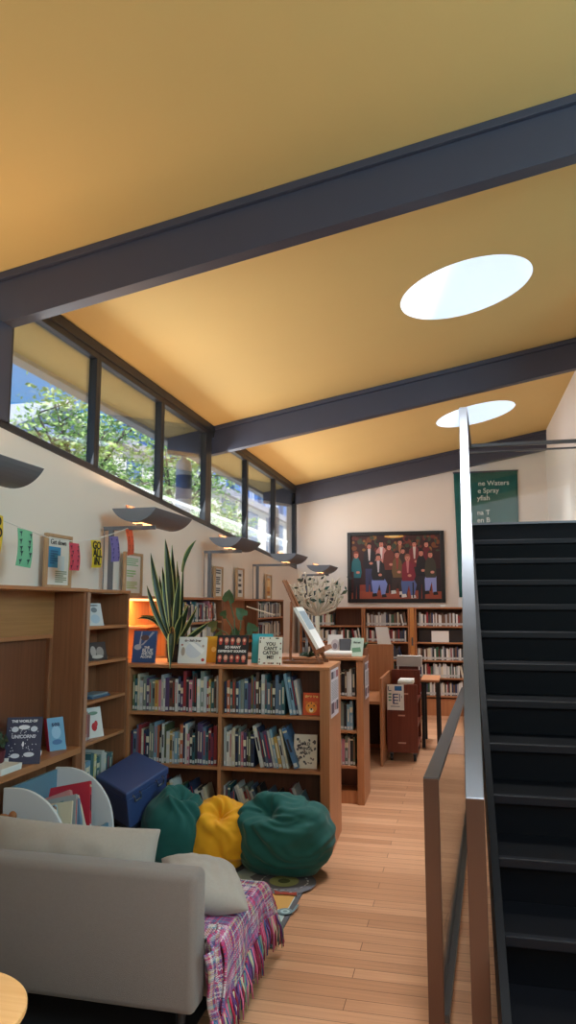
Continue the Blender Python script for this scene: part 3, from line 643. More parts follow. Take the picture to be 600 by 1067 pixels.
# wall run further along, with a warm-lit first bay
RUN = [('bookcase_run', 'wall bookcase bay glowing orange from its shelf light', 4.80, 5.56), ('bookcase_run', 'wall bookcase bay of books behind the tall potted plant', 5.56, 7.0),
       ('bookcase_run', 'wall bookcase bay with bare back behind the trailing plant', 7.0, 8.3), ('bookcase_run', 'wall bookcase bay full of pale books below the far lamp', 8.3, 9.6)]
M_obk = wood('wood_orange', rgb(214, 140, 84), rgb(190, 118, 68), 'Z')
runz = (1.44, 1.19, .93, .66)
for k, (nm, lab, ya, yb2) in enumerate(RUN):
    t = thing(nm, lab, 'bookcase', (-2.38, (ya + yb2) / 2, 0), 0, 'wall bookcases along the clerestory side')
    for y in (ya + .001, yb2 - .025):
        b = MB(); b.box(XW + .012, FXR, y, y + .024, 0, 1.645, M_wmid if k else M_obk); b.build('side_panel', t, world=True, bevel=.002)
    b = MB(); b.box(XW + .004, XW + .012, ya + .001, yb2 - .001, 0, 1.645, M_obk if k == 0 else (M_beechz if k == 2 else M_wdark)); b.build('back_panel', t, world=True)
    b = MB(); b.box(XW + .004, FXR + .004, ya + .001, yb2 - .001, 1.645, 1.665, M_beechy); b.build('top_panel', t, world=True, bevel=.002)
    for z in runz:
        if k == 2 and z > 1.2: continue
        b = MB(); b.box(XW + .012, FXR - .002, ya + .025, yb2 - .025, z - .018, z, M_beechy); b.build('shelf', t, world=True, bevel=.002)
    if k == 0:
        b = MB(); b.box(FXR - .06, FXR - .03, ya + .05, yb2 - .05, 1.628, 1.644, M_bulb); b.build('strip_light', t, world=True)
light('shelf_light', 'AREA', (FXR - .045, 5.18, 1.622), 5, (1.0, .5, .17), target=(FXR - .16, 5.18, 1.2), shape='RECTANGLE', size=.05, size_y=.6)
light('shelf_light', 'AREA', (FXR - .045, 5.18, 1.415), 0.9, (1.0, .5, .17), target=(FXR - .16, 5.18, 1.0), shape='RECTANGLE', size=.05, size_y=.6)
gr = 'books in the wall bookcases'
row(FXR - .02, 5.62, 1.44, pi / 2, 1.3, 'the top shelf behind the tall potted plant', gr, 41, hr=(.15, .195), tr=(.022, .046), dep=.13, lean_at=.85, lean=12)
row(FXR - .02, 5.62, 1.19, pi / 2, 1.3, 'the second shelf behind the tall potted plant', gr, 42, hr=(.16, .215), tr=(.018, .036), dep=.13, lean_at=.9, pal=PALN, mass=True)
row(FXR - .02, 8.35, 1.44, pi / 2, 1.2, 'the top shelf under the far lamps', gr, 43, hr=(.15, .195), tr=(.016, .036), dep=.13, pal=PALN, mass=True)
row(FXR - .02, 8.35, 1.19, pi / 2, 1.2, 'the second shelf under the far lamps', gr, 44, hr=(.15, .2), tr=(.016, .036), dep=.13, pal=PALN, mass=True)

# items in the narrow shelf unit
def wallface(label, y, z, w, h, col, **kw): return faceout(label, (FX - .04, y, z + .001), pi / 2 - .35, w, h, col, **kw)
wallface('white and grey book on the topmost tier of the narrow shelf', 4.32, 1.463, .13, .15, (206, 210, 214), tilt=16, art=[('ell', .5, .7, .2, .12, (120, 130, 140)), ('ell', .5, .3, .3, .2, (176, 196, 214)), ('ell', .5, .9, .3, .03, (90, 96, 104))])
wallface('dark book with a grey drawing on the second tier of the narrow shelf', 4.36, 1.238, .16, .12, (58, 50, 52), tilt=14, art=[('ell', .3, .5, .15, .3, (170, 162, 160)), ('ell', .65, .45, .2, .3, (150, 142, 140)), ('ell', .5, .2, .3, .1, (190, 184, 180))])
b = MB(); b.box(-2.42, -2.29, 4.28, 4.52, 1.0008, 1.014, mat('cover_4a6a8a', rgb(74, 106, 138), .4)); b.box(-2.41, -2.295, 4.3, 4.5, 1.0145, 1.026, mat('cover_8aa0b0', rgb(138, 160, 176), .4)); tag(b.build('flat_book', bevel=.002), 'flat blue book lying on the third tier of the narrow shelf', 'book')
RR = random.Random(5)
for i, (cn, cc) in enumerate((('crimson', (176, 34, 52)), ('pale pink', (196, 140, 140)), ('rose', (186, 120, 118)))):
    put_book(FX - .03, 4.175 + i * .03, .753, pi / 2, .026, .15, .2 - .02 * i, 0, cn, cc, '%s book at the left end of the fourth tier of the narrow shelf' % cn, 'books on the narrow shelf', RR)
wallface('white book with a red figure on the fourth tier of the narrow shelf', 4.36, .752, .14, .19, (222, 222, 220), tilt=14, art=[('ell', .5, .35, .16, .14, (190, 50, 56)), ('ell', .62, .45, .1, .1, (200, 60, 66)), ('ell', .5, .8, .3, .06, (120, 150, 130))])
row(FX - .02, 4.17, .47, pi / 2, .42, 'the fifth tier of the narrow shelf', 'books on the narrow shelf', 52, hr=(.15, .2), tr=(.02, .04), dep=.16, pal=[('grey green', (128, 150, 140), 5), ('pale yellow', (212, 206, 130), 3), ('sky blue', (110, 156, 186), 4), ('teal', (60, 120, 130), 4), ('white', (214, 214, 208), 3)])

# items on the nook desk
DZ = .751
def nookbook(label, p, w, h, col, rz=.75, **kw): return faceout(label, (p[0], p[1], DZ), rz, w, h, col, **kw)
stars = [('ell', R0.uniform(.1, .9), R0.uniform(.15, .8), .015, .012, (196, 200, 214)) for i in range(40)] + [('ell', .5, .78, .16, .05, (226, 226, 232)), ('ell', .25, .74, .1, .06, (206, 208, 220)), ('ell', .78, .74, .1, .06, (206, 208, 220)), ('ell', .5, .42, .03, .06, (226, 226, 232)), ('ell', .3, .18, .13, .05, (216, 216, 226)), ('ell', .68, .2, .15, .05, (216, 216, 226)), ('txt', 'THE WORLD OF', .5, .91, .018, (226, 226, 232)), ('txt', 'UNICORNS', .5, .58, .024, (206, 206, 220)), ('poly', [(.02, .0), (.14, .0), (.14, .14), (.02, .14)], (226, 226, 224))]
nookbook('navy book with white drawings propped on the nook desk', (-2.31, 3.56), .185, .245, (44, 46, 74), rz=.42, tilt=14, art=stars)
nookbook('bright blue book half hidden behind the navy book', (-2.40, 3.735), .12, .20, (58, 150, 206), rz=.6, tilt=10, art=[('ell', .6, .6, .25, .2, (110, 190, 226)), ('ell', .5, .2, .3, .1, (24, 40, 60))])
nookbook('small blue book with pink spine propped on the nook desk', (-2.322, 3.945), .105, .19, (106, 156, 192), rz=1.0, tilt=18, th=.036, spine=mat('cover_pink', rgb(206, 44, 88), .4), art=[('ell', .5, .55, .28, .2, (150, 186, 214)), ('txt', 'sea', .5, .8, .04, (40, 50, 90)), ('ell', .5, .25, .3, .08, (70, 110, 160))])
b = MB()
for i in range(5): b.box(-2.40 + .01 * i, -2.25 + .006 * i, 3.30 - .01 * i, 3.47 - .008 * i, DZ + .008 * i, DZ + .0075 + .008 * i, M_paper)
tag(b.build('paper_stack'), 'loose stack of white papers at the edge of the nook desk', 'papers')
t = thing('desk_ornament', 'small black penguin figure beside the navy book', 'ornament', (-2.33, 3.745, DZ))
b = MB(); b.lathe((-2.33, 3.745, DZ), [(.012, 0), (.02, .012), (.022, .035), (.015, .055), (.016, .07), (.008, .084), (.001, .086)], M_black, 14); b.build('body', t, world=True, smooth=True)
b = MB(); b.lathe((-2.318, 3.742, DZ + .004), [(.004, 0), (.012, .012), (.012, .03), (.002, .045)], M_white, 12); b.build('belly', t, world=True, smooth=True)
t = thing('potted_plant', 'dark bushy plant in a maroon pot at the nook edge', 'plant', (-2.37, 3.40, DZ))
b = MB(); b.lathe((-2.37, 3.40, DZ), [(.045, .0), (.058, .1), (.052, .1)], mat('maroon_pot', rgb(92, 36, 46), .5)); b.build('pot', t, world=True, smooth=False)
b = MB(); R1 = random.Random(2)
for i in range(70):
    a = R1.uniform(0, 6.28); el = R1.uniform(.1, 1.5); d = Vector((cos(a) * cos(el), sin(a) * cos(el), sin(el))); c = Vector((-2.37, 3.40, DZ + .13)) + d * R1.uniform(.03, .075); s = .024
    u = d.cross(Vector((0, 0, 1))).normalized(); w = u.cross(d)
    b.poly([c - u * s, c + w * s + d * .01, c + u * s, c - w * s + d * .01], M_leaf)
b.build('foliage', t, world=True, fixn=False)

# ================================================================== LAMPS ON THE WALL UNITS
M_refl = mat('reflector_lit_orange', rgb(176, 130, 104), .5)  # the tube's orange light is put into the white plate's colour
def uplight(xc, y0, zt, length, base_z, px, lab, py=None):
    """curved trough shade running along y, on an arm and post standing on the shelf top"""
    t = thing('uplight_lamp', lab, 'lamp', (px, py or y0 + .15, base_z), 0, 'curved uplights along the clerestory')
    b = MB(); n = 16; R = .19; th0 = 1.05
    outer = [(xc + R * sin(-th0 + 2 * th0 * i / n), zt + R * cos(th0) - R * cos(-th0 + 2 * th0 * i / n)) for i in range(n + 1)]
    inner = [(xc + (R - .006) * sin(-th0 + 2 * th0 * i / n), zt + R * cos(th0) - (R - .006) * cos(-th0 + 2 * th0 * i / n)) for i in range(n + 1)]
    ring = outer + inner[::-1]; m = len(ring)
    b.add([(x, y, z) for y in (y0, y0 + length) for x, z in ring], [(k, (k + 1) % m, m + (k + 1) % m, m + k) for k in range(m)] + [(k, k + 1, m - 2 - k, m - 1 - k) for k in range(n)] + [(m + k, m + k + 1, 2 * m - 2 - k, 2 * m - 1 - k) for k in range(n)], M_lampgrey)
    for yc in (y0 + .001, y0 + length - .007):
        b.prism([(x, yc, z) for x, z in inner], (0, .006, 0), M_lampgrey)
    b.build('shade', t, world=True, smooth=False)
    b = MB(); b.prism([(xc - .07, y0 + .06, zt - .03), (xc - .095, y0 + .06, zt + .033), (xc - .089, y0 + .06, zt + .035), (xc - .064, y0 + .06, zt - .03)], (0, length - .12, 0), M_refl); b.build('reflector', t, world=True)
    b = MB(); b.tube([(xc - .01, y0 + .08, zt - .055), (xc - .01, y0 + length - .08, zt - .055)], .012, M_bulb, 10); b.build('tube', t, world=True, smooth=True)
    zb = zt + R * cos(th0) - R
    b = MB(); b.box(xc - .035, xc + .03, y0 + .06, y0 + .24, zb - .003, zb + .004, M_bulb); b.build('diffuser', t, world=True)
    ay = py or y0 + .15
    b = MB(); b.box(px - .06, xc + .12, ay - .012, ay + .012, zb - .045, zb - .018, M_lampgrey); b.box(xc - .02, xc + .02, ay - .012, ay + .012, zb - .02, zb + .004, M_lampgrey); b.build('arm', t, world=True, bevel=.002)
    b = MB(); b.box(px - .016, px + .016, ay - .014, ay + .014, base_z + .004, zb - .03, M_lampgrey); b.box(px - .04, px + .04, ay - .04, ay + .04, base_z, base_z + .006, M_lampgrey); b.build('post', t, world=True, bevel=.002)
    b = MB(); b.tube([(px - .055, ay, base_z), (px - .055, ay, zb - .03)], .004, M_lampgrey, 6); b.build('rod', t, world=True)
    light('uplight_glow', 'AREA', (xc - .01, y0 + length / 2, zt - .035), LAMP_W, (1.0, .60, .32), target=(xc - .01, y0 + length / 2, zt + 2), shape='RECTANGLE', size=.05, size_y=length - .2)
LAMP_W = 5
uplight(-2.20, 2.52, 2.285, .70, 1.701, -2.40, 'grey curved uplight over the reading nook')
uplight(-2.185, 4.58, 2.265, .70, 1.698, -2.40, 'grey curved uplight over the narrow shelf unit', py=4.68)
uplight(-2.19, 6.62, 2.245, .70, 1.666, -2.40, 'grey curved uplight under the second roof beam')
p = at(303, 578, 'Y', 8.6); uplight(p.x - .05, 8.4, p.z, .68, 1.666, -2.41, 'grey curved uplight over the far wall bookcase')
p = at(335, 590, 'Y', 10.0)
uplight(p.x, 9.75, p.z, .68, 0, p.x - .2, 'farthest grey curved uplight above the white paper tree')

# framed notices leaning on the wall tops
def frame(lab, y0, y1, z0, h, art, x=-2.47, tilt=.0):
    t = thing('framed_notice', lab, 'framed notice', (x, (y0 + y1) / 2, z0), 0, 'framed notices on the shelf tops')
    z1 = z0 + h; f = .02; m = wood('frame_oak', rgb(196, 160, 122), rgb(176, 138, 100), 'Z')
    b = MB(); b.box(x, x + .025, y0, y0 + f, z0, z1, m); b.box(x, x + .025, y1 - f, y1, z0, z1, m); b.box(x, x + .025, y0 + f, y1 - f, z0, z0 + f, m); b.box(x, x + .025, y0 + f, y1 - f, z1 - f, z1, m); b.build('frame', t, world=True, bevel=.002)
    b = MB(); b.box(x + .004, x + .010, y0 + f, y1 - f, z0 + f, z1 - f, mat('mount_white', rgb(226, 224, 218), .6)); b.build('sheet', t, world=True)
    a = MB(); Wd = y1 - y0 - 2 * f; H = h - 2 * f
    for k, (u0, u1, v0, v1, c) in enumerate(art):
        e = x + .0106 + k * .00008
        a.poly([(e, y0 + f + Wd * u0, z0 + f + H * v0), (e, y0 + f + Wd * u1, z0 + f + H * v0), (e, y0 + f + Wd * u1, z0 + f + H * v1), (e, y0 + f + Wd * u0, z0 + f + H * v1)], mat('ink_%02x%02x%02x' % c, rgb(*c), .6))
    a.build('print', t, world=True, fixn=False)
    return t
lines = lambda u0, u1, v0, v1, n, c: [(u0, u1 - (.15 if i % 3 == 2 else 0), v1 - (i + .6) * (v1 - v0) / n, v1 - i * (v1 - v0) / n, c) for i in range(n)]
t = frame('oak framed notice with a big blue panel on the nook top', 3.92, 4.22, 1.702, .335, [(.08, .62, .36, .80, (60, 150, 206)), (.5, .8, .3, .62, (196, 214, 226))] + lines(.16, .5, .42, .72, 6, (36, 110, 170)) + lines(.4, .92, .04, .3, 6, (150, 160, 140)), x=-2.46)
text('heading', 'Get down', .045, mat('ink_28282c', rgb(40, 40, 44), .5), t, (.013, 0, .285), (pi / 2, 0, pi / 2))
frame('oak framed notice with pale green text behind the orange flag', 4.99, 5.30, 1.668, .33, lines(.1, .85, .70, .92, 4, (150, 190, 150)) + lines(.12, .7, .4, .6, 3, (160, 196, 140)) + lines(.12, .8, .1, .3, 4, (176, 198, 130)), x=-2.46)
frame('oak framed notice of black text blocks beside the third uplight post', 7.08, 7.34, 1.667, .33, lines(.15, .85, .78, .95, 2, (40, 40, 44)) + lines(.2, .8, .4, .7, 4, (60, 60, 66)) + lines(.2, .8, .08, .3, 3, (50, 50, 54)))
frame('oak framed notice of four grey pictures on the bare bay', 7.84, 8.12, 1.667, .35, [(.25, .75, .76, .86, (70, 74, 76)), (.3, .7, .58, .66, (96, 100, 100)), (.25, .75, .38, .48, (60, 64, 66)), (.3, .8, .14, .26, (80, 84, 90))])
frame('oak framed notice with an amber sheet near the far uplight', 9.13, 9.40, 1.667, .33, [(.1, .9, .1, .9, (214, 160, 90)), (.2, .8, .5, .8, (236, 206, 150)), (.2, .8, .2, .3, (170, 110, 60))])

# bunting
B = thing('bunting', 'string of small coloured paper flags along the nook wall', 'bunting', (-2.25, 3.9, 1.95))
XB = -2.27
cord = [at(px, py, 'X', XB) for px, py in ((-30, 528), (0, 541), (20, 549), (50, 560), (76, 564), (100, 562), (118, 556), (134, 550), (141, 545))]
b = MB(); b.tube(cord, .0028, mat('string_white', rgb(226, 222, 214), .8), 6); b.build('string', B, world=True, smooth=True)
def flag(px, py, w, h, tilt, col, pat=None, tx=None):
    c = at(px, py, 'X', XB + .006); m = mat('flag_%02x%02x%02x' % col, rgb(*col), .6)
    def P(u, v, e=0.0):
        y = (u - .5) * w; z = -v * h; y2 = y * cos(tilt) - z * sin(tilt); z2 = y * sin(tilt) + z * cos(tilt)
        return c + Vector((e + .012 * sin(v * 2.6), y2, z2))
    b = MB(); b.grid(lambda u, v: P(u, v), 2, 6, m); o = b.build('flag', B, world=True, solid=.0012)
    if pat:
        a = MB(); R = random.Random(int(px * 7))
        for i in range(10):
            u, v = .2 + .6 * (i % 2) + R.uniform(-.08, .08), .1 + .18 * (i // 2) + R.uniform(-.03, .03)
            mm = mat('ink_%02x%02x%02x' % pat, rgb(*pat), .6)
            a.poly([P(u - .1, v, .0025), P(u + .12, v - .03, .0025), P(u + .04, v + .07, .0025)], mm); a.poly([P(u - .02, v + .05, .0025), P(u + .05, v + .05, .0025), P(u + .03, v + .12, .0025), P(u, v + .12, .0025)], mm)
        a.build('print', o, world=True, fixn=False)
    if tx:
        for k, s in enumerate(tx):
            q = P(.5, .2 + .29 * k, .005); off = B.location
            text('lettering', s, .068, mat('ink_141414', rgb(20, 20, 20), .6), o, q - off, (pi / 2, 0, pi / 2 + 0), bold=.0016)
flag(-5, 535, .13, .2, -.1, (226, 190, 52), tx=['SO', 'GO'])
flag(26, 552, .135, .2, -.06, (116, 190, 150), (38, 72, 74))
flag(77, 566, .115, .165, .02, (206, 70, 92), (92, 30, 54))
flag(99.5, 563, .125, .175, .05, (222, 196, 52), tx=['GO', 'ALL', 'IN.'])
flag(118.5, 559, .12, .17, .10, (122, 110, 176), (60, 52, 120))
flag(134, 551, .10, .185, .16, (214, 92, 58), (150, 60, 44))

# ================================================================== END WALL
YF = 10.93
gr = 'books in the end wall bookcases'
secs = [(-2.40, -1.425, 'end wall bookcase partly behind the paper tree'), (-1.42, -.735, 'end wall bookcase under the framed picture'), (-.66, .12, 'end wall bookcase right of the tall post'), (.125, .95, 'end wall bookcase hidden behind the stairs')]
bz = (1.285, 1.05, .79, .54, .285)
for k, (xa, xb, lab) in enumerate(secs):
    bookcase('tall_bookcase', lab, (xa, YF, 0), 0, xb - xa, .285, 1.56, bz, th=.022, post=.026, plinth=.24, mback=M_wdark, mside=M_beechz, group='end wall bookcases')
b = MB(); b.box(-.73, -.665, YF - .02, YF + .26, 0, 1.56, wood('post_orange', rgb(206, 140, 78), rgb(188, 122, 64), 'Z')); b.box(-.71, -.685, YF - .024, YF - .02, 1.0, 1.12, M_steel); tag(b.build('filler_post', bevel=.003), 'pale timber post between the end wall bookcases', 'post')
ph = {1: 'under the framed picture', 2: 'beside the pale post'}
nm = {0: 'the top shelf', 1: 'the second shelf', 2: 'the third shelf', 3: 'the fourth shelf', 4: 'the lowest shelf'}
for k, (xa, xb, lab) in enumerate(secs[:3]):
    for j, z in enumerate(bz):
        if k == 2 and j == 1: continue
        big = False
        L = xb - xa - .06
        if k == 0 and j == 0: L *= .62
        row(xa + .03, YF + .03, z, 0, L * (1 if (j + k) % 3 else .9), nm[j] + ' ' + ph.get(k, ''), gr, 60 + k * 7 + j, hr=(.15, .205), tr=(.014, .03), dep=.16, pal=PALN, lean_at=.82 if (j + k) % 2 else 1.0, lean=9, mass=not big)
b = MB(); b.box(-.61, .06, YF + .08, YF + .1, 1.0505, 1.24, mat('dark_sheet', rgb(42, 36, 36), .6)); tag(b.build('display_board'), 'dark display board on the second shelf by the tall post', 'board')
b = MB(); b.box(-.42, -.17, YF + .045, YF + .055, 1.0508, 1.215, M_paper); tag(b.build('white_card'), 'blank white card leaning on the dark display board', 'card')

P = thing('framed_picture', 'large framed picture of thirteen people in a dim bar', 'picture', (-.95, YB, 1.62))
x0, x1, z0, z1 = -1.695, -.205, 1.63, 2.725
b = MB(); f = .058; yy = YB - .035; mb_ = mat('picture_frame_black', rgb(24, 20, 22), .35)
b.box(x0, x0 + f, yy, YB - .002, z0, z1, mb_); b.box(x1 - f, x1, yy, YB - .002, z0, z1, mb_); b.box(x0 + f, x1 - f, yy, YB - .002, z0, z0 + f, mb_); b.box(x0 + f, x1 - f, yy, YB - .002, z1 - f, z1, mb_); b.build('frame', P, world=True, bevel=.005)
b = MB(); b.box(x0 + f, x1 - f, YB - .012, YB - .003, z0 + f, z1 - f, mat('canvas_dark', rgb(58, 24, 24), .5)); b.build('canvas', P, world=True)
A = MB(); lay = [0]
def cp(px, py):   # picture coordinates measured on the canvas (62..477, 80..360)
    return Vector((x0 + f + (px - 62) / 415.0 * (x1 - x0 - 2 * f), YB - .0128 - lay[0], z1 - f - (py - 80) / 282.0 * (z1 - z0 - 2 * f)))
def cpoly(pts, c): lay[0] += .00005; A.poly([cp(*p) for p in pts], mat('ink_%02x%02x%02x' % c, rgb(*c), .5))
def cell(x, y, rx, ry, c): cpoly([(x + rx * cos(2 * pi * i / 14), y + ry * sin(2 * pi * i / 14)) for i in range(14)], c)
cpoly([(62, 300), (477, 296), (477, 362), (62, 362)], (150, 62, 44)); cpoly([(62, 326), (477, 330), (477, 362), (62, 362)], (166, 78, 54))
RP = random.Random(12)
for i in range(90): cell(RP.uniform(70, 470), RP.uniform(86, 150), RP.uniform(4, 14), RP.uniform(4, 14), RP.choice([(92, 36, 30), (120, 66, 34), (60, 70, 52), (140, 96, 48), (48, 26, 30), (110, 44, 36)]))
cell(265, 84, 46, 8, (236, 176, 90)); cell(265, 82, 24, 5, (250, 226, 160))
def person(hx, hy, r, top, leg=None, shirt=None, seated=False, hair=(40, 28, 26), w=24, foot=(34, 26, 28), lean=0, legl=110):
    sk_ = (206, 132, 112)
    if seated:
        cpoly([(hx - w, hy + 92), (hx + w, hy + 92), (hx + w + 14, hy + 118), (hx + w + 2, hy + 165), (hx + w - 14, hy + 168), (hx + 4, hy + 120), (hx - 8, hy + 160), (hx - 26, hy + 168), (hx - w - 6, hy + 110)], leg)
        cpoly([(hx + w - 12, hy + 164), (hx + w + 6, hy + 163), (hx + w + 10, hy + 176), (hx + w - 12, hy + 178)], foot); cpoly([(hx - 30, hy + 160), (hx - 10, hy + 158), (hx - 6, hy + 172), (hx - 30, hy + 175)], foot)
    elif leg: cpoly([(hx - w * .8, hy + 95), (hx + w * .8, hy + 95), (hx + w * .7, hy + 95 + legl), (hx + 2, hy + 95 + legl), (hx, hy + 130), (hx - 4, hy + 95 + legl), (hx - w * .8, hy + 95 + legl)], leg)
    cpoly([(hx - 8, hy + r * .8), (hx + 8, hy + r * .8), (hx + w, hy + 30), (hx + w + 6 + lean, hy + 78), (hx + w, hy + 102), (hx - w, hy + 102), (hx - w - 6 + lean, hy + 76), (hx - w, hy + 30)], top)
    if shirt: cpoly([(hx - 7, hy + r), (hx + 7, hy + r), (hx + 3, hy + 66), (hx - 3, hy + 66)], shirt)
    cell(hx + 8, hy + 78, 9, 6, sk_)
    cell(hx, hy - 2, r, r * 1.25, hair); cell(hx, hy + 2, r * .76, r, sk_); cell(hx, hy + r * .55, r * .3, r * .12, (150, 70, 66))
    cell(hx - r * .3, hy, 1.6, 1.4, (40, 26, 26)); cell(hx + r * .3, hy, 1.6, 1.4, (40, 26, 26)); cpoly([(hx - 8 * r / 12, hy - r * .5), (hx + 8 * r / 12, hy - r * .5), (hx + 5 * r / 12, hy - r * 1.2), (hx - 5 * r / 12, hy - r * 1.2)], hair)
for a in ((148, 126, 12, (30, 26, 34), (60, 60, 96), (206, 196, 196)), (205, 118, 13, (196, 130, 124), (50, 34, 38), (226, 210, 206)), (241, 132, 12, (110, 50, 40), (40, 28, 30), None), (292, 112, 12, (96, 52, 38), (40, 28, 30), (170, 110, 80)), (358, 120, 12, (122, 40, 46), (40, 30, 36), (206, 190, 180)), (413, 122, 12, (104, 32, 42), (40, 30, 36), None), (305, 150, 11, (60, 40, 34), (40, 28, 30), None)): person(*a)
person(86, 166, 13, (30, 104, 112), (34, 28, 36), hair=(130, 60, 40), w=20)
person(388, 160, 13, (26, 22, 28), (40, 34, 44), hair=(30, 24, 26), w=20)
person(278, 166, 13, (112, 84, 52), (58, 42, 40), (150, 60, 50), True, w=20, foot=(216, 206, 198))
person(190, 178, 14, (40, 34, 34), (128, 142, 206), (196, 190, 196), True, w=27)
person(430, 168, 13, (62, 56, 44), (140, 150, 206), None, True, w=22, hair=(60, 48, 40))
person(326, 182, 14, (130, 34, 50), (84, 100, 150), (200, 120, 120), True, w=26, hair=(150, 90, 70), foot=(226, 216, 208), lean=4)
cpoly([(62, 240), (74, 240), (74, 335), (62, 335)], (60, 24, 24)); cpoly([(455, 230), (477, 230), (477, 330), (455, 330)], (40, 20, 26)); cpoly([(346, 290), (352, 290), (352, 358), (346, 358)], (30, 20, 22))
A.build('painted_figures', P, world=True, fixn=False)

BN = thing('fabric_banner', 'dark green hanging banner with pale blackletter words', 'banner', (.43, YB, 1.7))
M_ban = mat('banner_green', rgb(28, 92, 88), .85, noise_amt=.35, noise_scale=9, stretch=(1, 1, .6))
b = MB(); b.grid(lambda u, v: Vector((-.035 + .94 * u + .03 * v * (1 - 2 * u), YB - .02 - .008 * sin(u * 9), 3.61 - v * 1.90)), 24, 10, M_ban); b.build('cloth', BN, world=True, solid=.004, smooth=True)
b = MB(); b.tube([(-.045, YB - .02, 3.61), (.915, YB - .02, 3.61)], .012, M_dark, 8); b.build('rod', BN, world=True)
M_bt = mat('banner_lettering', rgb(196, 206, 200), .7)
for w_, px_, py_ in (('ne Waters', 498, 504), ('e Spray', 497.5, 511.7), ('yfish', 497, 519.3), ('na T', 497, 534.4), ('en B', 497, 542.2)):
    text('lettering', w_, .105, M_bt, BN, at(px_, py_, 'Y', YB - .034) - BN.location, (pi / 2, 0, 0), bold=.0015, align='LEFT')
b = MB(); b.box(-.02, .08, YB - .06, YB - .05, 1.562, 1.70, M_paper); tag(b.build('paper_card'), 'small white card standing below the banner', 'card')
b = MB(); b.box(-.28, -.21, YF + .03, YF + .034, 1.562, 1.60, M_paper); tag(b.build('small_label'), 'tiny white label on top of the end wall bookcase', 'label')

# ================================================================== CARREL, TROLLEY, TABLE
K = thing('study_carrel', 'beech study carrel with a tall back screen beside the trolley', 'desk', (-1.1, 7.7, 0))
b = MB(); b.box(-1.66, -.752, 8.38, 8.405, 0, 1.15, M_beechz); b.build('back_screen', K, world=True, bevel=.003)
b = MB(); b.box(-.815, -.79, 7.45, 8.378, 0, .86, M_beechz); b.build('side_panel', K, world=True, bevel=.003)
b = MB(); b.box(-1.62, -1.595, 7.45, 8.378, 0, .86, M_beechz); b.build('side_panel', K, world=True, bevel=.003)
b = MB(); b.box(-1.595, -.815, 7.46, 8.378, .60, .63, M_beech); b.build('desk_top', K, world=True, bevel=.003)
b = MB(); b.box(-1.595, -.815, 8.34, 8.378, .05, .60, mat('carrel_shadow_panel', rgb(70, 42, 32), .6)); b.build('opening_shade', K, world=True)  # dark panel colour stands in for shade in the opening under the desk
b = MB(); b.prism([(-.93, 8.39, 1.151), (-.775, 8.39, 1.151), (-.815, 8.395, 1.345), (-.955, 8.395, 1.345)], (0, .004, 0), M_paper); tag(b.build('white_notice'), 'white notice standing on the carrel back screen', 'notice')

T = thing('book_trolley', 'red mahogany book trolley on castors with a map sign', 'trolley', (-.61, 7.95, 0))
xa, xb, ya, yb2, zb, zt = -.772, -.455, 7.72, 8.35, .09, .775
b = MB(); b.box(xa, xb, ya, ya + .022, zb, zt, M_maho); b.build('end_panel', T, world=True, bevel=.003)
b = MB(); b.box(xa, xb, yb2 - .022, yb2, zb, zt + .1, M_maho); b.build('end_panel', T, world=True, bevel=.003)
b = MB(); xm = (xa + xb) / 2; b.box(xm - .01, xm + .01, ya + .022, yb2 - .022, zb, zt, M_maho); b.build('centre_panel', T, world=True)
for z in (zb + .02, .32, .56):
    b = MB(); b.prism([(xm + .01, ya + .022, z), (xb, ya + .022, z + .03), (xb, ya + .022, z + .048), (xm + .01, ya + .022, z + .018)], (0, yb2 - ya - .044, 0), M_maho); b.build('shelf', T, world=True)
    b = MB(); b.prism([(xm - .01, ya + .022, z), (xa, ya + .022, z + .03), (xa, ya + .022, z + .048), (xm - .01, ya + .022, z + .018)], (0, yb2 - ya - .044, 0), M_maho); b.build('shelf', T, world=True)
b = MB()
for (u, z, w) in ((-.575, .675, .055), (-.62, .455, .07), (-.62, .18, .08)): b.box(u - w / 2, u + w / 2, ya - .004, ya, z, z + .014, mat('tab_pale', rgb(196, 150, 130), .4))
b.build('shelf_peg', T, world=True)
for x in (xa + .04, xb - .04):
    for y in (ya + .05, yb2 - .05):
        b = MB(); b.tube([(x - .012, y, .035), (x + .012, y, .035)], .035, M_black, 16); b.box(x - .018, x + .018, y - .012, y + .012, .05, zb, M_steel); b.tube([(x - .0125, y, .035), (x + .0125, y, .035)], .014, M_steel, 10); b.build('castor', T, world=True)
b = MB(); sgx0, sgx1, sz0, sz1 = -.765, -.592, .515, .775
b.box(sgx0, sgx1, ya - .006, ya - .004, sz0, sz1, M_paper)
def sg(u0, u1, v0, v1, c): b.box(sgx0 + (sgx1 - sgx0) * u0, sgx0 + (sgx1 - sgx0) * u1, ya - .0072, ya - .006, sz0 + (sz1 - sz0) * v0, sz0 + (sz1 - sz0) * v1, mat('ink_%02x%02x%02x' % c, rgb(*c), .5))
bl, dk, gn = (44, 110, 170), (40, 70, 130), (50, 140, 110)
sg(.45, .88, .76, .94, bl); sg(.06, .1, .78, .92, dk); sg(.08, .25, .74, .77, dk); sg(.08, .25, .60, .65, gn); sg(.08, .25, .48, .53, gn); sg(.08, .25, .36, .41, gn)
sg(.34, .42, .24, .64, dk); sg(.34, .66, .60, .64, dk); sg(.42, .66, .48, .52, dk); sg(.42, .66, .36, .40, dk); sg(.36, .66, .24, .28, dk); sg(.72, .77, .34, .64, dk); sg(.84, .88, .48, .56, (120, 130, 140)); sg(.2, .75, .13, .16, (120, 130, 150))
b.build('map_sign', T, world=True)
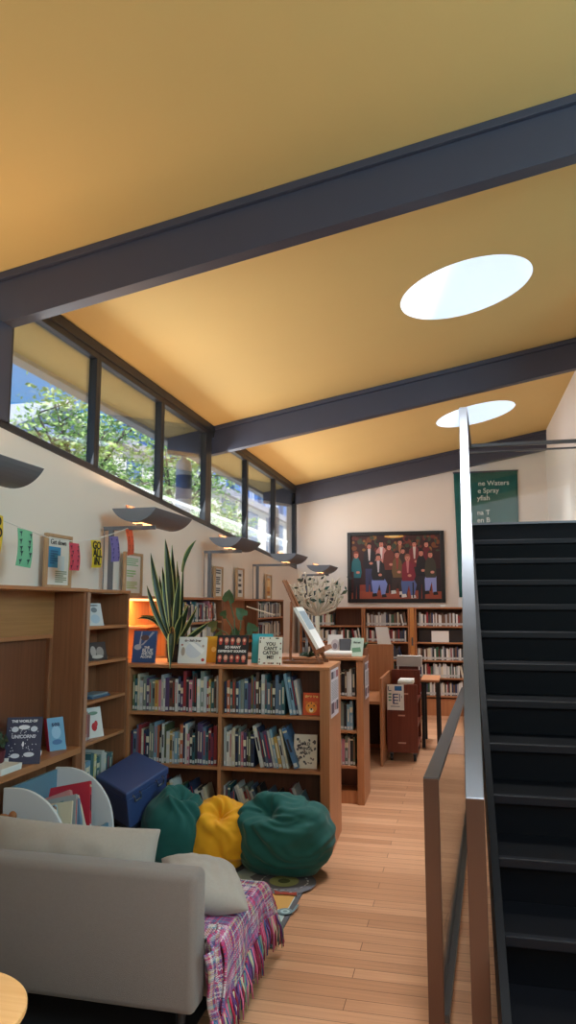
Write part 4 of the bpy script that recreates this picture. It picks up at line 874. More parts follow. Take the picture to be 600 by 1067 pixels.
b = MB(); b.box(-.70, -.48, 8.42, 8.52, 0, .905, mat('dark_panel', rgb(84, 36, 26), .5)); b.box(-.72, -.44, 8.41, 8.54, .905, 1.02, mat('grey_card', rgb(176, 170, 164), .8)); tag(b.build('catalogue_stand'), 'dark wooden stand with grey box top behind the trolley', 'stand')
b = MB(); b.box(-.66, -.52, 7.80, 8.0, .8, .806, M_paper); b.box(-.65, -.50, 7.83, 8.02, .807, .815, M_paper); b.box(-.66, -.5, 7.78, 8.02, .776, .799, M_page); tag(b.build('paper_pile'), 'pile of white papers on top of the trolley', 'papers')
D = thing('side_table', 'small black-legged table with wooden top behind the trolley', 'table', (-.36, 8.7, 0))
b = MB(); b.box(-.46, -.255, 8.50, 9.1, .725, .75, M_beech); b.build('table_top', D, world=True, bevel=.003)
for x in (-.44, -.275):
    for y in (8.53, 9.07):
        b = MB(); b.box(x - .018, x + .018, y - .018, y + .018, 0, .725, M_black); b.build('leg', D, world=True)

# ================================================================== EASEL, PAPER TREE, PLANTS
E_ = thing('table_easel', 'wooden table easel holding a white flip pad on the low bookcase', 'easel', (-1.05, 5.1, TOP))
M_es = wood('easel_brown', rgb(150, 96, 62), rgb(124, 76, 48), 'Z')
et, eb = Vector((-1.235, 5.1, 1.775)), Vector((-.955, 5.1, 1.20))
dirx = (eb - et).normalized()
for dy in (-.11, .11):
    b = MB(); b.tube([et + Vector((0, dy * .25, 0)), eb + Vector((0, dy, 0))], .012, M_es, 4); b.build('leg', E_, world=True)
b = MB(); b.box(-1.22, -.93, 4.985, 5.01, TOP, TOP + .02, M_es); b.box(-1.22, -.93, 5.19, 5.215, TOP, TOP + .02, M_es); b.box(-1.21, -1.18, 5.01, 5.19, TOP + .002, TOP + .018, M_es); b.build('base', E_, world=True, bevel=.002)
b = MB(); b.tube([(-1.18, 5.1, 1.62), (-1.19, 5.1, TOP + .01)], .010, M_es, 4); b.build('rear_leg', E_, world=True)
nrm = Vector((-dirx.z, 0, dirx.x)) * -1
nrm = Vector((.9, 0, .44)).normalized()
pa, pb = at(309, 634, 'Y', 5.1), at(333, 676, 'Y', 5.1)
b = MB(); M2 = lambda p, e: p + nrm * e
def slab(p, q, ya, yb3, e0, e1, m): b.add([Vector((M2(w_, e).x, y, M2(w_, e).z)) for e in (e0, e1) for y in (ya, yb3) for w_ in (p, q)], [(0, 1, 3, 2), (4, 6, 7, 5), (0, 4, 5, 1), (2, 3, 7, 6), (0, 2, 6, 4), (1, 5, 7, 3)], m)
slab(pa, pb, 4.98, 5.22, .0, .022, M_paper); b.build('flip_pad', E_, world=True)
b = MB(); slab(pa.lerp(pb, .1), pa.lerp(pb, .55), 5.0, 5.2, .0225, .0235, mat('ink_9aa6b0', rgb(154, 166, 176), .6)); b.build('pad_print', E_, world=True)
b = MB(); slab(pb, pb + dirx * .03, 4.96, 5.24, -.01, .06, M_es); b.build('ledge', E_, world=True)

TR = thing('paper_tree', 'white cut-out tree with scattered green leaves on the second bookcase', 'decoration', (-1.22, 6.3, T2))
M_ptree = mat('card_white', rgb(206, 194, 174), .75)
b = MB(); Rt = random.Random(4); tips = []
base = Vector((-1.205, 6.3, T2)); fork = Vector((-1.225, 6.3, 1.50))
b.tube([base + Vector((.01, 0, 0)), (base + fork) / 2 + Vector((-.008, 0, 0)), fork], [.026, .018, .02], M_ptree, 8)
for i in range(26):
    a = -1.4 + 2.8 * i / 25; L = .30 + .07 * cos(a); e = fork + Vector((sin(a) * .24 * 1.0, Rt.uniform(-.05, .05), .05 + cos(a) * .10 + Rt.uniform(.1, .2)))
    m1 = fork.lerp(e, .45) + Vector((sin(a) * .05, Rt.uniform(-.02, .02), -.02)); b.tube([fork, m1, e], [.010, .008, .005], M_ptree, 5); tips += [m1, e]
    for k in range(3):
        q = m1.lerp(e, Rt.uniform(.1, 1)); e2 = q + Vector((Rt.uniform(-.07, .07), Rt.uniform(-.03, .03), Rt.uniform(-.02, .09))); b.tube([q, e2], [.008, .005], M_ptree, 4); tips.append(e2)
b.build('branches', TR, world=True, smooth=True)
b = MB()
for i in range(46):
    c = Rt.choice(tips) + Vector((Rt.uniform(-.05, .07), Rt.uniform(-.03, .0), Rt.uniform(-.04, .04))); a = Rt.uniform(0, 6.28); L = Rt.uniform(.02, .038); u = Vector((cos(a), -.2, sin(a))); w = Vector((-sin(a), -.1, cos(a))) * .42
    b.prism([c - u * L, c - u * L * .2 + w * L, c + u * L, c - u * L * .2 - w * L], (0, .002, 0), Rt.choice([M_leaf, mat('leaf_teal', rgb(52, 92, 84), .5), mat('leaf_black', rgb(40, 42, 48), .5)]))
b.build('leaves', TR, world=True, fixn=False)

SP = thing('snake_plant', 'tall snake plant with yellow-edged leaves in a black pot', 'plant', c1p(.30, .22, TOP))
pc = SP.location.copy()
b = MB(); b.lathe(pc, [(.045, 0), (.058, .13), (.052, .13), (.05, .11)], M_black, 24); b.build('pot', SP, world=True, smooth=False)
b = MB()
def blade(pts, w, twist=0.0):
    pts = [Vector(p) for p in pts]; n = 14; prev = None; rows = []
    def bez(t):
        q = pts[:]
        while len(q) > 1: q = [q[i].lerp(q[i + 1], t) for i in range(len(q) - 1)]
        return q[0]
    for i in range(n + 1):
        t = i / n; p = bez(t); d = (bez(min(1, t + .02)) - bez(max(0, t - .02))).normalized()
        s = d.cross(Vector((sin(twist), -cos(twist), .05))).normalized(); nn = s.cross(d)
        ww = 1.45 * w * (.55 + .9 * t if t < .5 else 1.0) * (1 - max(0, (t - .55) / .45) ** 1.8) + .0008
        rows.append([p - s * ww, p - s * ww * .72 - nn * .004, p - nn * .008, p + s * ww * .72 - nn * .004, p + s * ww])
    base = len(b.v)
    for k, (c0, c1_) in enumerate(((0, 1), (1, 2), (2, 3), (3, 4))):
        vs = [r[c] for r in rows for c in (c0, c1_)]
        b.add(vs, [(2 * i, 2 * i + 1, 2 * i + 3, 2 * i + 2) for i in range(n)], M_leafedge if k in (0, 3) else M_leaf)
def S(px, py, y=4.93): return at(px, py, 'Y', y)
zb_ = pc + Vector((0, 0, .10))
for (tip, mid, w, tw, dy) in (((172, 561), (178, 612), .022, .2, 0), ((179, 568), (181, 620), .020, -.3, .02), ((157, 576), (163, 620), .017, .5, -.01), ((166, 600), (170, 640), .014, .1, .02), ((153, 610), (160, 640), .014, .3, -.03),
                              ((184, 585), (188, 630), .02, -.5, .01), ((196, 630), (190, 650), .02, -.4, .0), ((205, 632), (196, 655), .019, -.7, -.02), ((218, 648), (205, 660), .016, -.6, .02), ((176, 575), (172, 630), .02, .0, .03), ((187, 600), (183, 640), .018, .2, -.02),
                              ((169, 590), (174, 640), .018, .4, .0), ((190, 640), (184, 655), .018, .1, -.04)):
    blade([zb_ + Vector((Rt.uniform(-.02, .02), dy, 0)), S(*mid, 4.93 + dy), S(*tip, 4.93 + dy * 2)], w, tw)
for tip, mids, w in (((142, 645), [(170, 655), (163, 638)], .012), ((145, 642), [(172, 650), (165, 640)], .008)):
    blade([zb_, S(*mids[0]), S(*mids[1]), S(*tip)], w, .4)
q = zb_ + Vector((.01, -.09, .02)); blade([zb_ + Vector((.0, -.03, .05)), S(178, 640, 4.80), S(179, 668, 4.66), S(177, 697, 4.66)], .020, .0)
# the long pale leaf rising to the right
blade([zb_ + Vector((.02, 0, .05)), S(190, 650), S(189, 620), S(191, 584)], .010, -.3)
M_leaf, _ml = M_leaf2, M_leaf
blade([S(190, 596), S(191, 583), S(196, 572), S(204, 563)], .013, -.2)
M_leaf = _ml
b.build('foliage', SP, world=True, fixn=False, smooth=True)

PO = thing('trailing_plant', 'young plant with large heart-shaped leaves behind the display books', 'plant', c1p(.70, .42, TOP))
pq = PO.location.copy()
b = MB(); b.lathe(pq, [(.05, 0), (.062, .12), (.055, .12), (.052, .1)], mat('pot_grey', rgb(96, 92, 90), .6), 20); b.build('pot', PO, world=True)
b = MB()
def S2(px, py): return at(px, py, 'Y', 5.18)
for px, py, r, a in ((238, 622, .055, .2), (251, 639, .05, -.7), (233, 640, .035, .6), (222, 652, .05, .9), (262, 655, .05, -.5), (245, 660, .045, .1), (228, 664, .05, .4)):
    c = S2(px, py); b.tube([pq + Vector((0, 0, .1)), (pq + c) / 2 + Vector((.02, 0, .07)), c], [.005, .004, .003], M_leaf2, 6)
    u = Vector((sin(a), -.25, cos(a))).normalized(); w = u.cross(Vector((0, -1, .3))).normalized(); n_ = u.cross(w)
    pts = [c - u * r * .5, c - u * r * .9 + w * r * .5, c - u * r * .45 + w * r * .95, c + u * r * .4 + w * r * .65, c + u * r * 1.1, c + u * r * .4 - w * r * .65, c - u * r * .45 - w * r * .95, c - u * r * .9 - w * r * .5]
    for i in range(8): b.poly([c + n_ * .006, pts[i], pts[(i + 1) % 8]], M_leaf2)
b.tube([S2(257, 632), S2(286, 641)], .005, mat('cane_pale', rgb(206, 186, 160), .6), 6)
b.build('foliage', PO, world=True, fixn=False)
b = MB()
for i in range(26):
    a = i * 2.4; rr = .02 + .035 * (i % 5) / 5; c = Vector((-1.10, 5.33, TOP)); b.prism([c + Vector((0, 0, .02)), c + Vector((cos(a) * rr, sin(a) * rr, .04 + .01 * (i % 3))), c + Vector((cos(a) * .08, sin(a) * .05, .03 + .012 * (i % 4))), c + Vector((cos(a + .4) * rr, sin(a + .4) * rr, .03))], (0, 0, .002), M_leaf)
tag(b.build('artificial_succulent', fixn=False), 'low dark rosette plant lying behind the easel', 'plant')

# ================================================================== FLOOR CORNER: RUG, SOFA, BAGS
RG = thing('play_rug', 'childrens road-map rug under the bean bags', 'rug', (-1.6, 4.1, 0))
M_rug = mat('rug_pale', rgb(186, 198, 196), .95, noise_amt=.06, noise_scale=60); M_road = mat('rug_road', rgb(112, 110, 116), .95, noise_amt=.06, noise_scale=60)
b = MB(); b.box(-2.2, -.90, 3.49, 4.66, .0008, .009, mat('rug_border', rgb(92, 92, 98), .95)); b.box(-2.17, -.925, 3.515, 4.64, .009, .0102, M_rug); b.build('pile', RG, world=True)
b = MB(); lz = [.0104]
def disc(x, y, r, c, ry=None, n=36): lz[0] += .0002; b.poly([(x + r * cos(2 * pi * i / n), y + (ry or r) * sin(2 * pi * i / n), lz[0]) for i in range(n)], c)
def patch(pts, c): lz[0] += .0002; b.poly([(x, y, lz[0]) for x, y in pts], c)
og = mat('rug_orange', rgb(206, 158, 88), .95); gn_ = mat('rug_green', rgb(160, 164, 106), .95); dg = mat('rug_dark_green', rgb(84, 92, 54), .95); wh = mat('rug_white', rgb(222, 222, 222), .95); lb = mat('rug_blue', rgb(166, 192, 196), .95); rd = mat('rug_red', rgb(150, 62, 44), .95); gy = mat('rug_grey_blue', rgb(116, 138, 146), .95)
c0 = at(296, 919, 'Z', .01)
patch([(-.93, 4.18), (-.93, 3.93), (-1.05, 3.86), (-1.4, 3.80), (-1.6, 3.95), (-1.4, 4.18)], og); patch([(-.93, 3.92), (-.93, 3.53), (-1.9, 3.53), (-1.9, 3.75), (-1.4, 3.79), (-1.06, 3.85)], lb)
patch([(-.97, 4.62), (-1.12, 4.62), (-1.25, 4.3), (-1.15, 4.2)], M_road); patch([(-1.3, 4.5), (-2.15, 4.6), (-2.15, 4.42), (-1.35, 4.32)], M_road)
disc(c0.x, c0.y, .185, M_road)
for i in range(22):
    a = 2 * pi * i / 22; x, y = c0.x + .135 * cos(a), c0.y + .135 * sin(a); patch([(x - .004 - .012 * sin(a), y + .012 * cos(a)), (x + .012 * sin(a), y - .012 * cos(a)), (x + .012 * sin(a) + .006, y - .012 * cos(a) + .006), (x - .012 * sin(a) + .006, y + .012 * cos(a) + .006)], wh)
disc(c0.x, c0.y, .085, gn_); disc(c0.x, c0.y, .035, dg)
e = at(297, 932, 'Z', .01); disc(e.x, e.y, .03, rd, .02); disc(e.x + .03, e.y + .01, .012, wh); patch([(e.x - .07, e.y + .03), (e.x - .01, e.y), (e.x + .06, e.y + .03), (e.x + .07, e.y - .02), (e.x, e.y - .01), (e.x - .05, e.y - .03)], rd)
e = at(297, 951, 'Z', .01); disc(e.x, e.y, .04, gy); disc(e.x, e.y, .024, lb); disc(e.x, e.y, .012, gy); patch([(e.x + .035, e.y), (e.x + .045, e.y), (e.x + .055, e.y + .1), (e.x + .04, e.y + .1)], gy)
b.build('road_pattern', RG, world=True, fixn=False)

def beanbag(lab, cx, cy, rx, ry, hz, m, seed, knot, folds=9, amp=.10, rz=0.0):
    """slumped bag: folds run into a gathered knot whose direction is knot (unit-ish vector)"""
    K = Vector(knot).normalized(); off = Vector((seed * 3.1, seed * 1.7, seed * .9))
    a1 = K.cross(Vector((0, 0, 1))).normalized(); a2 = K.cross(a1)
    vs = []; nu, nv = 96, 56
    for i in range(nv + 1):
        ph = pi * i / nv
        for j in range(nu):
            th = 2 * pi * j / nu; d = Vector((sin(ph) * cos(th), sin(ph) * sin(th), -cos(ph)))
            ang = math.acos(max(-1, min(1, d.dot(K)))); az = atan2(d.dot(a1), d.dot(a2))
            r = 1.0
            fall = max(0.0, 1 - ang / 2.0)
            sw = az + 1.1 * ang + .8 * noise.noise(d * 1.3 + off)
            q1 = noise.noise(Vector((1.5 * cos(sw), 1.5 * sin(sw), ang * .9)) * (folds / 7.0) + off)
            q2 = noise.noise(Vector((2.6 * cos(sw), 2.6 * sin(sw), ang * 1.4)) * (folds / 7.0) + off * 2)
            r += amp * (.35 + .65 * fall) * ((1 - 2.2 * abs(q1)) * .8) + amp * .5 * fall * (.5 - 2.0 * abs(q2))
            r -= .32 * math.exp(-(ang / .26) ** 2) - .10 * math.exp(-((ang - .42) / .16) ** 2)
            r += .07 * noise.noise(d * 1.6 + off) + .045 * (1 - abs(noise.noise(d * 2.6 + off)) * 2.5) * .5
            p = d * r
            z = p.z
            x, y = p.x * rx, p.y * ry
            zz = (z + 1) * .5
            zz = zz * hz if z > -.75 else max(0, (z + .75) * .05 + .125 * hz * (z + 1) / .25 * .9)
            s = 1 + .10 * max(0, -z)          # slump outwards low down
            X_, Y_ = x * s, y * s
            vs.append((cx + X_ * cos(rz) - Y_ * sin(rz), cy + X_ * sin(rz) + Y_ * cos(rz), max(.012, zz + .004)))
    fs = [(i * nu + j, i * nu + (j + 1) % nu, (i + 1) * nu + (j + 1) % nu, (i + 1) * nu + j) for i in range(nv) for j in range(nu)]
    b = MB(); b.add(vs, fs, m); o = b.build('bean_bag', smooth=True, subsurf=1)
    return tag(o, lab, 'bean bag', 'bean bags on the rug')
beanbag('large teal bean bag resting against the right end of the low bookcase', -1.075, 4.45, .295, .225, .44, M_teal, 3, (-.3, -.6, .72), 9, .17)
beanbag('mustard yellow bean bag squeezed between the two teal ones', -1.475, 4.43, .20, .21, .40, M_yel, 7, (.15, -.6, .75), 7, .20)
beanbag('smaller teal bean bag beside the blue box', -1.735, 4.34, .215, .165, .455, M_teal, 11, (.25, -.2, 1), 7, .12)

# blue lidded box on a low black stool
STL = thing('low_stool', 'black low stool under the blue box', 'stool', (-2.04, 4.38, 0))
b = MB(); Mz = Matrix.Translation((-2.04, 4.38, 0)) @ Matrix.Rotation(-.47, 4, 'Z'); b.box(-.15, .15, -.12, .12, .20, .225, M_black, Mz); b.build('seat', STL, world=True, bevel=.004)
for sx in (-1, 1):
    for sy in (-1, 1):
        b = MB(); b.box(sx * .13 - .012, sx * .13 + .012, sy * .1 - .012, sy * .1 + .012, 0.011, .20, M_black, Mz); b.build('leg', STL, world=True)
CH = thing('storage_box', 'blue lidded storage box with chrome latches, tilted beside the teal bag', 'box', (-2.04, 4.38, .25))
f_, l_, r_, b_ = Vector((-1.955, 4.10, .487)), Vector((-2.25, 4.275, .54)), Vector((-1.835, 4.46, .575)), Vector((-2.15, 4.64, .625))
def quadbox(b, top4, dz_, inset_top, inset_bot, m):
    cen = sum(top4, Vector()) / 4
    up = (top4[1] - top4[0]).cross(top4[3] - top4[0]).normalized(); up = up if up.z > 0 else -up
    T4 = [cen + (p - cen) * inset_top - up * dz_[0] for p in top4]; B4 = [cen + (p - cen) * inset_bot - up * dz_[1] for p in top4]
    b.add(T4 + B4, [(0, 1, 2, 3), (7, 6, 5, 4), (0, 4, 5, 1), (1, 5, 6, 2), (2, 6, 7, 3), (3, 7, 4, 0)], m); return up
t4 = [f_, l_, b_, r_]
b = MB(); up = quadbox(b, t4, (.0, .05), 1.0, .985, M_bluebox); b.build('lid', CH, world=True, bevel=.012, seg=3)
b = MB(); quadbox(b, t4, (.052, .275), .95, .80, M_bluebox); b.build('body', CH, world=True, bevel=.008, seg=3)
b = MB(); quadbox(b, t4, (.245, .278), .825, .81, mat('box_corner_dark', rgb(34, 40, 58), .5)); b.build('base_trim', CH, world=True, bevel=.004)
fr = (r_ - f_).normalized(); out = fr.cross(up).normalized(); out = out if out.y < 0 or out.x > 0 else -out
for k in (.22, .75):
    c = f_.lerp(r_, k) - up * .052; b = MB(); o1 = out * .006
    for e in (-.028, .028): b.tube([c + fr * e + out * -.004 + up * .02, c + fr * e + out * .012 + up * .005, c + fr * e * .9 + out * .012 - up * .02], .004, M_steel, 6)
    b.tube([c - fr * .026 + out * .012 - up * .02, c + fr * .026 + out * .012 - up * .02], .005, M_steel, 6); b.build('latch', CH, world=True, smooth=True)

# quarter-round book browser with picture books
BB = thing('book_browser', 'white quarter-round book browser with blue back behind the sofa', 'book bin', (-2.04, 3.55, 0))
M_binw = mat('bin_white', rgb(206, 208, 212), .5); M_binb = mat('bin_blue', rgb(92, 128, 150), .6)
prof = [(-2.235, .06), (-2.235, .695)] + [(-2.165 + .29 * sin(a), .40 + .298 * cos(a)) for a in [i * pi / 2 / 14 for i in range(0, 15)]] + [(-1.875, .22), (-1.92, .06)]
for y in (3.30, 3.775):
    b = MB(); b.prism([(x, y, z) for x, z in prof], (0, .018, 0), M_binw); b.build('end_panel', BB, world=True, bevel=.003)
b = MB(); b.box(-2.238, -2.222, 3.318, 3.775, .06, .685, M_binb); b.build('back_panel', BB, world=True)
b = MB(); b.box(-2.222, -1.90, 3.318, 3.775, .31, .33, M_binb); b.box(-1.915, -1.90, 3.318, 3.775, .33, .42, M_binb); b.build('tray', BB, world=True)
for x in (-2.2, -1.97):
    for y in (3.33, 3.76): b = MB(); b.box(x - .02, x + .02, y - .02, y + .02, 0, .06, M_black); b.build('foot', BB, world=True)
bl_ = [('white book with a red corner', (206, 202, 200)), ('crimson book', (176, 40, 60)), ('violet blue book', (74, 84, 140)), ('pale cream book', (214, 206, 186)), ('steel blue book', (104, 132, 160)), ('dusty pink book', (186, 130, 130)), ('white wide book', (222, 222, 220)), ('grey book', (150, 156, 160)), ('teal book', (70, 120, 130)), ('cream book with dark print', (206, 196, 172)), ('sky blue book', (140, 176, 200)), ('brown book', (120, 88, 74))]
pl_ = ['at the back of the browser', 'second from the browser back', 'third from the browser back', 'in the upper middle of the browser', 'just before the browser middle', 'in the middle of the browser', 'just past the browser middle', 'fifth from the browser front', 'fourth from the browser front', 'third from the browser front', 'second from the browser front', 'at the front of the browser']
RB = random.Random(8)
for i, (nm_, cc) in enumerate(bl_):
    y = 3.67 - i * .030; big = RB.uniform(.9, 1.1)
    o = bpy.data.objects.new('book', BOOKS[i % 5]); COL.objects.link(o); o.scale = (.013 + .008 * (i % 3), .22 * big, .23 * big)
    o.color = (lin(cc[0]), lin(cc[1]), lin(cc[2]), 1)
    roll = radians(16 + RB.uniform(-8, 14)); zt_ = .40 + RB.uniform(-.02, .035)
    o.rotation_euler = (-roll, radians(RB.uniform(18, 26)), pi / 2 + RB.uniform(-.06, .06)); o.location = (-1.945 + RB.uniform(-.02, .03), y, zt_)
    tag(o, '%s %s' % (nm_, pl_[i]), 'book', 'books in the quarter-round browser')

b = MB(); b.box(-2.4, -1.03, 1.3, 3.27, .0006, .007, mat('near_black_flat', rgb(26, 22, 24), .95, noise_amt=.2, noise_scale=60)); tag(b.build('dark_floor_sheet'), 'near-black sheet on the floor under the sofa', 'mat')  # thin near-black sheet laid over the floor under the sofa
# sofa: its back towards us, open right end
SF = thing('sofa', 'grey fabric sofa seen from behind with a striped throw', 'sofa', (-1.5, 3.0, 0))
def rbox(name, x0, x1, y0, y1, z0, z1, m, parent, bev=.03, seg=4):
    b = MB(); b.box(x0, x1, y0, y1, z0, z1, m); o = b.build(name, parent, world=True, bevel=bev, seg=seg, smooth=True); return o
rbox('back', -1.88, -.957, 2.595, 2.72, .15, .626, M_sofa, SF, .028)
rbox('seat', -1.88, -.925, 2.722, 3.36, .15, .345, M_sofa, SF, .03)
for x in (-1.8, -1.03):
    for y in (2.66, 3.2): b = MB(); b.lathe((x, y, 0), [(.014, 0.0), (.02, .16)], M_black, 12); b.build('leg', SF, world=True)
def pillow(name, lab, cen, w, h, t, rot, m, seed, sag=.0, cat='cushion', parent=None):
    b = MB(); nu, nv = 28, 20; off = Vector((seed, seed * 2, 0))
    for sgn in (1, -1):
        def fn(u, v):
            a, c = u * 2 - 1, v * 2 - 1
            k = max(0, (1 - abs(a) ** 2.6)) ** .55 * max(0, (1 - abs(c) ** 2.6)) ** .55
            pin = 1 - .06 * (1 - abs(a)) ** 1 * abs(c) ** 6
            nz = noise.noise(Vector((a * 1.6, c * 1.6, sgn)) + off) * .16 + noise.noise(Vector((a * 5, c * 3, sgn)) + off) * .10
            return rot @ Vector((a * w / 2 * (1 - .05 * (1 - abs(c) ** 2) * abs(a) ** 4), c * h / 2 * (1 - .07 * (1 - abs(a) ** 2) * abs(c) ** 4), sgn * t / 2 * k * (1 + nz) + .0)) + Vector(cen)
        b.grid(fn, nu, nv, m)
    o = b.build(name, parent, smooth=True, fixn=False); bm = bmesh.new(); bm.from_mesh(o.data); bmesh.ops.remove_doubles(bm, verts=bm.verts, dist=.0006); bmesh.ops.recalc_face_normals(bm, faces=bm.faces); bm.to_mesh(o.data); bm.free()
    for p in o.data.polygons: p.use_smooth = True
    md = o.modifiers.new('subsurf', 'SUBSURF'); md.levels = 1; md.render_levels = 1
    return tag(o, lab, cat)
pillow('back_cushion', 'long pale back cushion rising over the sofa back', (-1.59, 2.82, .532), .80, .36, .17, Matrix.Rotation(-.03, 3, 'Z') @ Matrix.Rotation(radians(78), 3, 'X'), M_cush, 1.3)
pillow('throw_pillow', 'small pale grey pillow lying on the sofa seat by its open end', (-1.08, 3.02, .443), .34, .38, .16, Matrix.Rotation(.5, 3, 'Z') @ Matrix.Rotation(radians(12), 3, 'Y') @ Matrix.Rotation(radians(6), 3, 'X'), M_cush, 4.1)

def weave_mat():
    m = bpy.data.materials.new('throw_weave'); m.use_nodes = True
    n = m.node_tree.nodes; l = m.node_tree.links; p = n['Principled BSDF']; p.inputs['Roughness'].default_value = .95
    uv = n.new('ShaderNodeUVMap'); uv.uv_map = 'weave'
    def ramp(sx, sy):
        mp = n.new('ShaderNodeVectorMath'); mp.operation = 'MULTIPLY'; mp.inputs[1].default_value = (sx, sy, 1); fl = n.new('ShaderNodeVectorMath'); fl.operation = 'FLOOR'
        wn = n.new('ShaderNodeTexWhiteNoise'); wn.noise_dimensions = '2D'; cr = n.new('ShaderNodeValToRGB'); cr.color_ramp.interpolation = 'CONSTANT'
        l.new(uv.outputs[0], mp.inputs[0]); l.new(mp.outputs[0], fl.inputs[0]); l.new(fl.outputs[0], wn.inputs['Vector']); l.new(wn.outputs['Value'], cr.inputs[0])
        cols = [(0, (176, 52, 98)), (.16, (190, 110, 150)), (.3, (104, 68, 120)), (.42, (70, 80, 130)), (.52, (196, 190, 190)), (.66, (140, 44, 72)), (.76, (132, 104, 146)), (.86, (92, 130, 150)), (.93, (186, 176, 140))]
        el = cr.color_ramp.elements
        el[0].position = 0; el[0].color = rgb(*cols[0][1]); el[1].position = cols[1][0]; el[1].color = rgb(*cols[1][1])
        for ps, c in cols[2:]: e = el.new(ps); e.color = rgb(*c)
        return cr
    a = ramp(70, 9); c = ramp(8, 95); ck = n.new('ShaderNodeTexChecker'); ck.inputs['Scale'].default_value = 130.0; l.new(uv.outputs[0], ck.inputs['Vector'])
    mx = n.new('ShaderNodeMix'); mx.data_type = 'RGBA'; l.new(ck.outputs['Fac'], mx.inputs['Factor']); l.new(a.outputs[0], mx.inputs['A']); l.new(c.outputs[0], mx.inputs['B']); l.new(mx.outputs['Result'], p.inputs['Base Color'])
    return m
TH = thing('throw_blanket', 'pink and purple woven throw with fringes draped over the sofa end', 'blanket', (-1.0, 3.0, .42))
M_we = weave_mat(); b = MB()
NU, NV = 44, 44
def throw_pt(u, v):
    """u: along the seat front-back (y), v: from the seat middle out over the end and down"""
    y = 2.735 + .66 * u; s = v * .72
    drop0 = .125 + .02 * sin(u * 7) + .10 * max(0, 1 - u * 3.2)
    flat = .40
    w = .008 * sin(u * 21 + v * 3) + .006 * sin(u * 9 - v * 8)
    if s < flat: x, z = -1.31 + s, .358 + .004 * sin(u * 13 + v * 11) + max(0, .0)
    else:
        k = min(1.0, (s - flat) / (.72 - flat)); arc = min(1, k * 4)
        x = -.91 + .022 * sin(arc * pi / 2) + w * k + .03 * k * u; z = .358 - .022 * (1 - cos(arc * pi / 2)) - drop0 * k
    if u > .9: z -= max(0, (u - .9)) * .5 * (1 if s < flat else .6)
    if s >= flat: y += .04 * k * (u - .4)
    return Vector((x, y, z))
uvs = []
for i in range(NU + 1):
    for j in range(NV + 1): uvs.append((i / NU * .8, j / NV))
b.grid(throw_pt, NU, NV, M_we); b.uv = uvs
b.build('cloth', TH, world=True, smooth=True, solid=.008)
fc = [mat('yarn_%d' % i, rgb(*c), .95) for i, c in enumerate([(170, 34, 66), (190, 92, 124), (92, 54, 108), (54, 92, 132), (184, 172, 140), (124, 28, 52), (156, 52, 92), (104, 128, 112)])]
b = MB(); Rf = random.Random(6)
for i in range(74):
    u = i / 73 * 1.0; p = throw_pt(u, 1.0); m = fc[Rf.randrange(8)]
    for k in range(3):
        q = p + Vector((Rf.uniform(-.004, .012), Rf.uniform(-.006, .006), .006)); L = Rf.uniform(.09, .14); dx, dy = Rf.uniform(-.004, .03), Rf.uniform(-.02, .02)
        b.tube([q, q + Vector((dx * .6 + .006, dy * .4, -L * .5)), q + Vector((dx, dy, -L))], [.004, .0045, .0022], m if k < 2 else fc[Rf.randrange(8)], 5)
for i in range(16):
    p = throw_pt(1.0, .58 + .42 * i / 15); m = fc[Rf.randrange(8)]
    for k in range(3):
        q = p + Vector((Rf.uniform(-.005, .005), .002, 0)); L = Rf.uniform(.1, .15); b.tube([q, q + Vector((Rf.uniform(-.01, .02), .02, -L * .5)), q + Vector((Rf.uniform(-.015, .03), .03, -L))], [.004, .0045, .002], m, 5)
b.build('fringe', TH, world=True, smooth=True)
# the near corner hanging lower beside the sofa back
b = MB()
def corner(u, v): 
    t_ = u; y = 2.60 + .15 * v; x = -.925 + .02 * sin(v * 9) + .012 * t_ + .01 * sin(t_ * 6 + v * 4); z = .36 - .25 * t_ + .05 * v * (1 - t_) 
    return Vector((x, y + .05 * t_ * (.5 - v) + .04 * t_, z))
b.grid(corner, 16, 12, M_we); b.uv = [(i / 16 * .6, j / 12 * .3) for i in range(17) for j in range(13)]; b.build('hanging_corner', TH, world=True, smooth=True, solid=.008)
b = MB()
for i in range(18):
    p = corner(1.0, i / 17)
    for k in range(3):
        q = p + Vector((Rf.uniform(-.006, .01), Rf.uniform(-.004, .004), .005)); L = Rf.uniform(.07, .11); b.tube([q, q + Vector((Rf.uniform(0, .02), Rf.uniform(-.01, .01), -L * .5)), q + Vector((Rf.uniform(0, .03), Rf.uniform(-.015, .015), -L))], [.004, .0045, .002], fc[Rf.randrange(8)], 5)
b.build('fringe', TH, world=True, smooth=True)

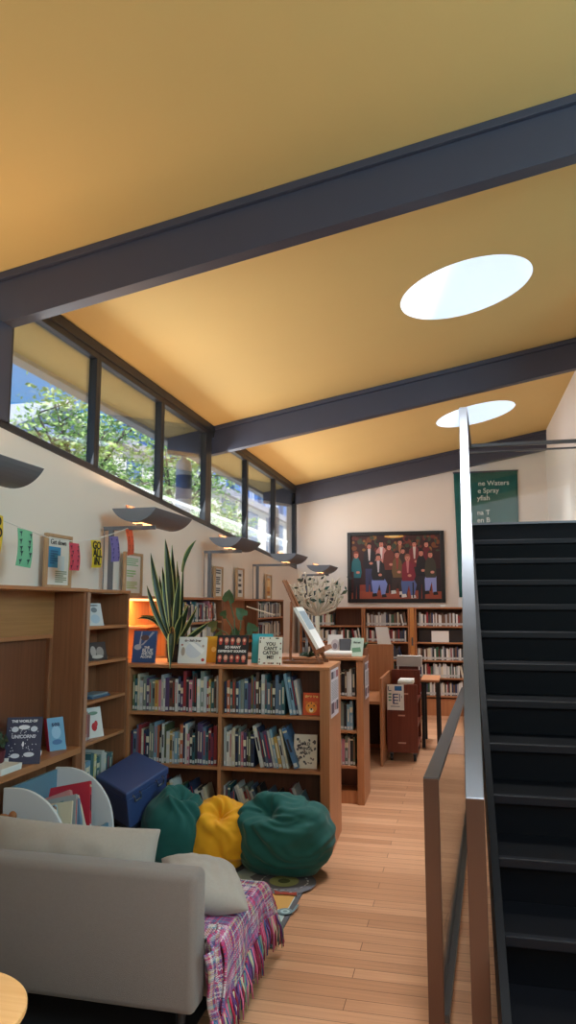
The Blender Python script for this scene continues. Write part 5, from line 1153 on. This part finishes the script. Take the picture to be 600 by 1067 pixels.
# teddy bear leaning in front of the browser, on the sofa
TD = thing('teddy_bear', 'brown teddy bear peeking over the sofa cushion', 'teddy bear', (-1.83, 3.1, .42))
M_fur = mat('teddy_fur', rgb(156, 104, 66), .95, noise_amt=.25, noise_scale=60, bump=.5, bump_scale=160)
def ell(b, c, r, m, n=16, nv=10):
    c = Vector(c); b.add([c + Vector((r[0] * sin(pi * i / nv) * cos(2 * pi * j / n), r[1] * sin(pi * i / nv) * sin(2 * pi * j / n), r[2] * cos(pi * i / nv))) for i in range(nv + 1) for j in range(n)], [(i * n + j, i * n + (j + 1) % n, (i + 1) * n + (j + 1) % n, (i + 1) * n + j) for i in range(nv) for j in range(n)], m)
q = at(4, 856, 'Y', 3.08); TD.location = (q.x, 3.08, .347)
b = MB(); cx_, cy_ = q.x, 3.08
ell(b, (cx_, cy_, .44), (.07, .055, .093), M_fur); ell(b, (cx_, cy_ - .01, q.z - .015), (.056, .05, .05), M_fur); ell(b, (cx_ + .045, cy_, q.z + .028), (.02, .012, .021), M_fur); ell(b, (cx_ - .045, cy_, q.z + .028), (.02, .012, .021), M_fur)
ell(b, (cx_ + .07, cy_ - .03, .50), (.03, .03, .055), M_fur); ell(b, (cx_ - .07, cy_ - .03, .50), (.03, .03, .055), M_fur); ell(b, (cx_ + .04, cy_ - .07, .373), (.03, .05, .026), M_fur); ell(b, (cx_ - .04, cy_ - .07, .373), (.03, .05, .026), M_fur); ell(b, (cx_, cy_ - .055, q.z - .025), (.024, .018, .018), M_fur)
b.build('body', TD, world=True, smooth=True)
b = MB()
for dx in (-.02, .02): ell(b, (cx_ + dx, cy_ - .056, q.z), (.005, .004, .005), M_black, 8, 6)
ell(b, (cx_, cy_ - .073, q.z - .018), (.008, .005, .006), M_black, 8, 6); b.build('face', TD, world=True, smooth=True)

# round birch table at the lower left corner
TB = thing('round_table', 'round pale birch side table at the near corner of the sofa', 'table', (-1.43, 1.82, 0))
b = MB(); b.lathe((-1.43, 1.82, .482), [(.25, 0), (.254, .004), (.254, .016), (.25, .02)], M_birch, 64); b.build('table_top', TB, world=True)
for k in range(3):
    a = .05 + k * 2.094; d = Vector((cos(a), sin(a), 0)); c = Vector((-1.43, 1.82, 0)); s = Vector((-sin(a), cos(a), 0)) * .022
    b = MB(); pr_ = [(.17, .482), (.215, .478), (.25, .455), (.262, .42), (.262, 0.0), (.238, 0.0), (.238, .40), (.225, .44), (.2, .455), (.17, .457)]
    b.prism([c + d * r + Vector((0, 0, z)) - s for r, z in pr_], tuple(s * 2), M_birch); b.build('leg', TB, world=True, bevel=.002)

# everything too many to count on the far shelves
if MASS.v:
    o = MASS.build('far_books', fixn=False); tag(o, 'rows of further books filling the lower end wall shelves', 'books', None, 'stuff')
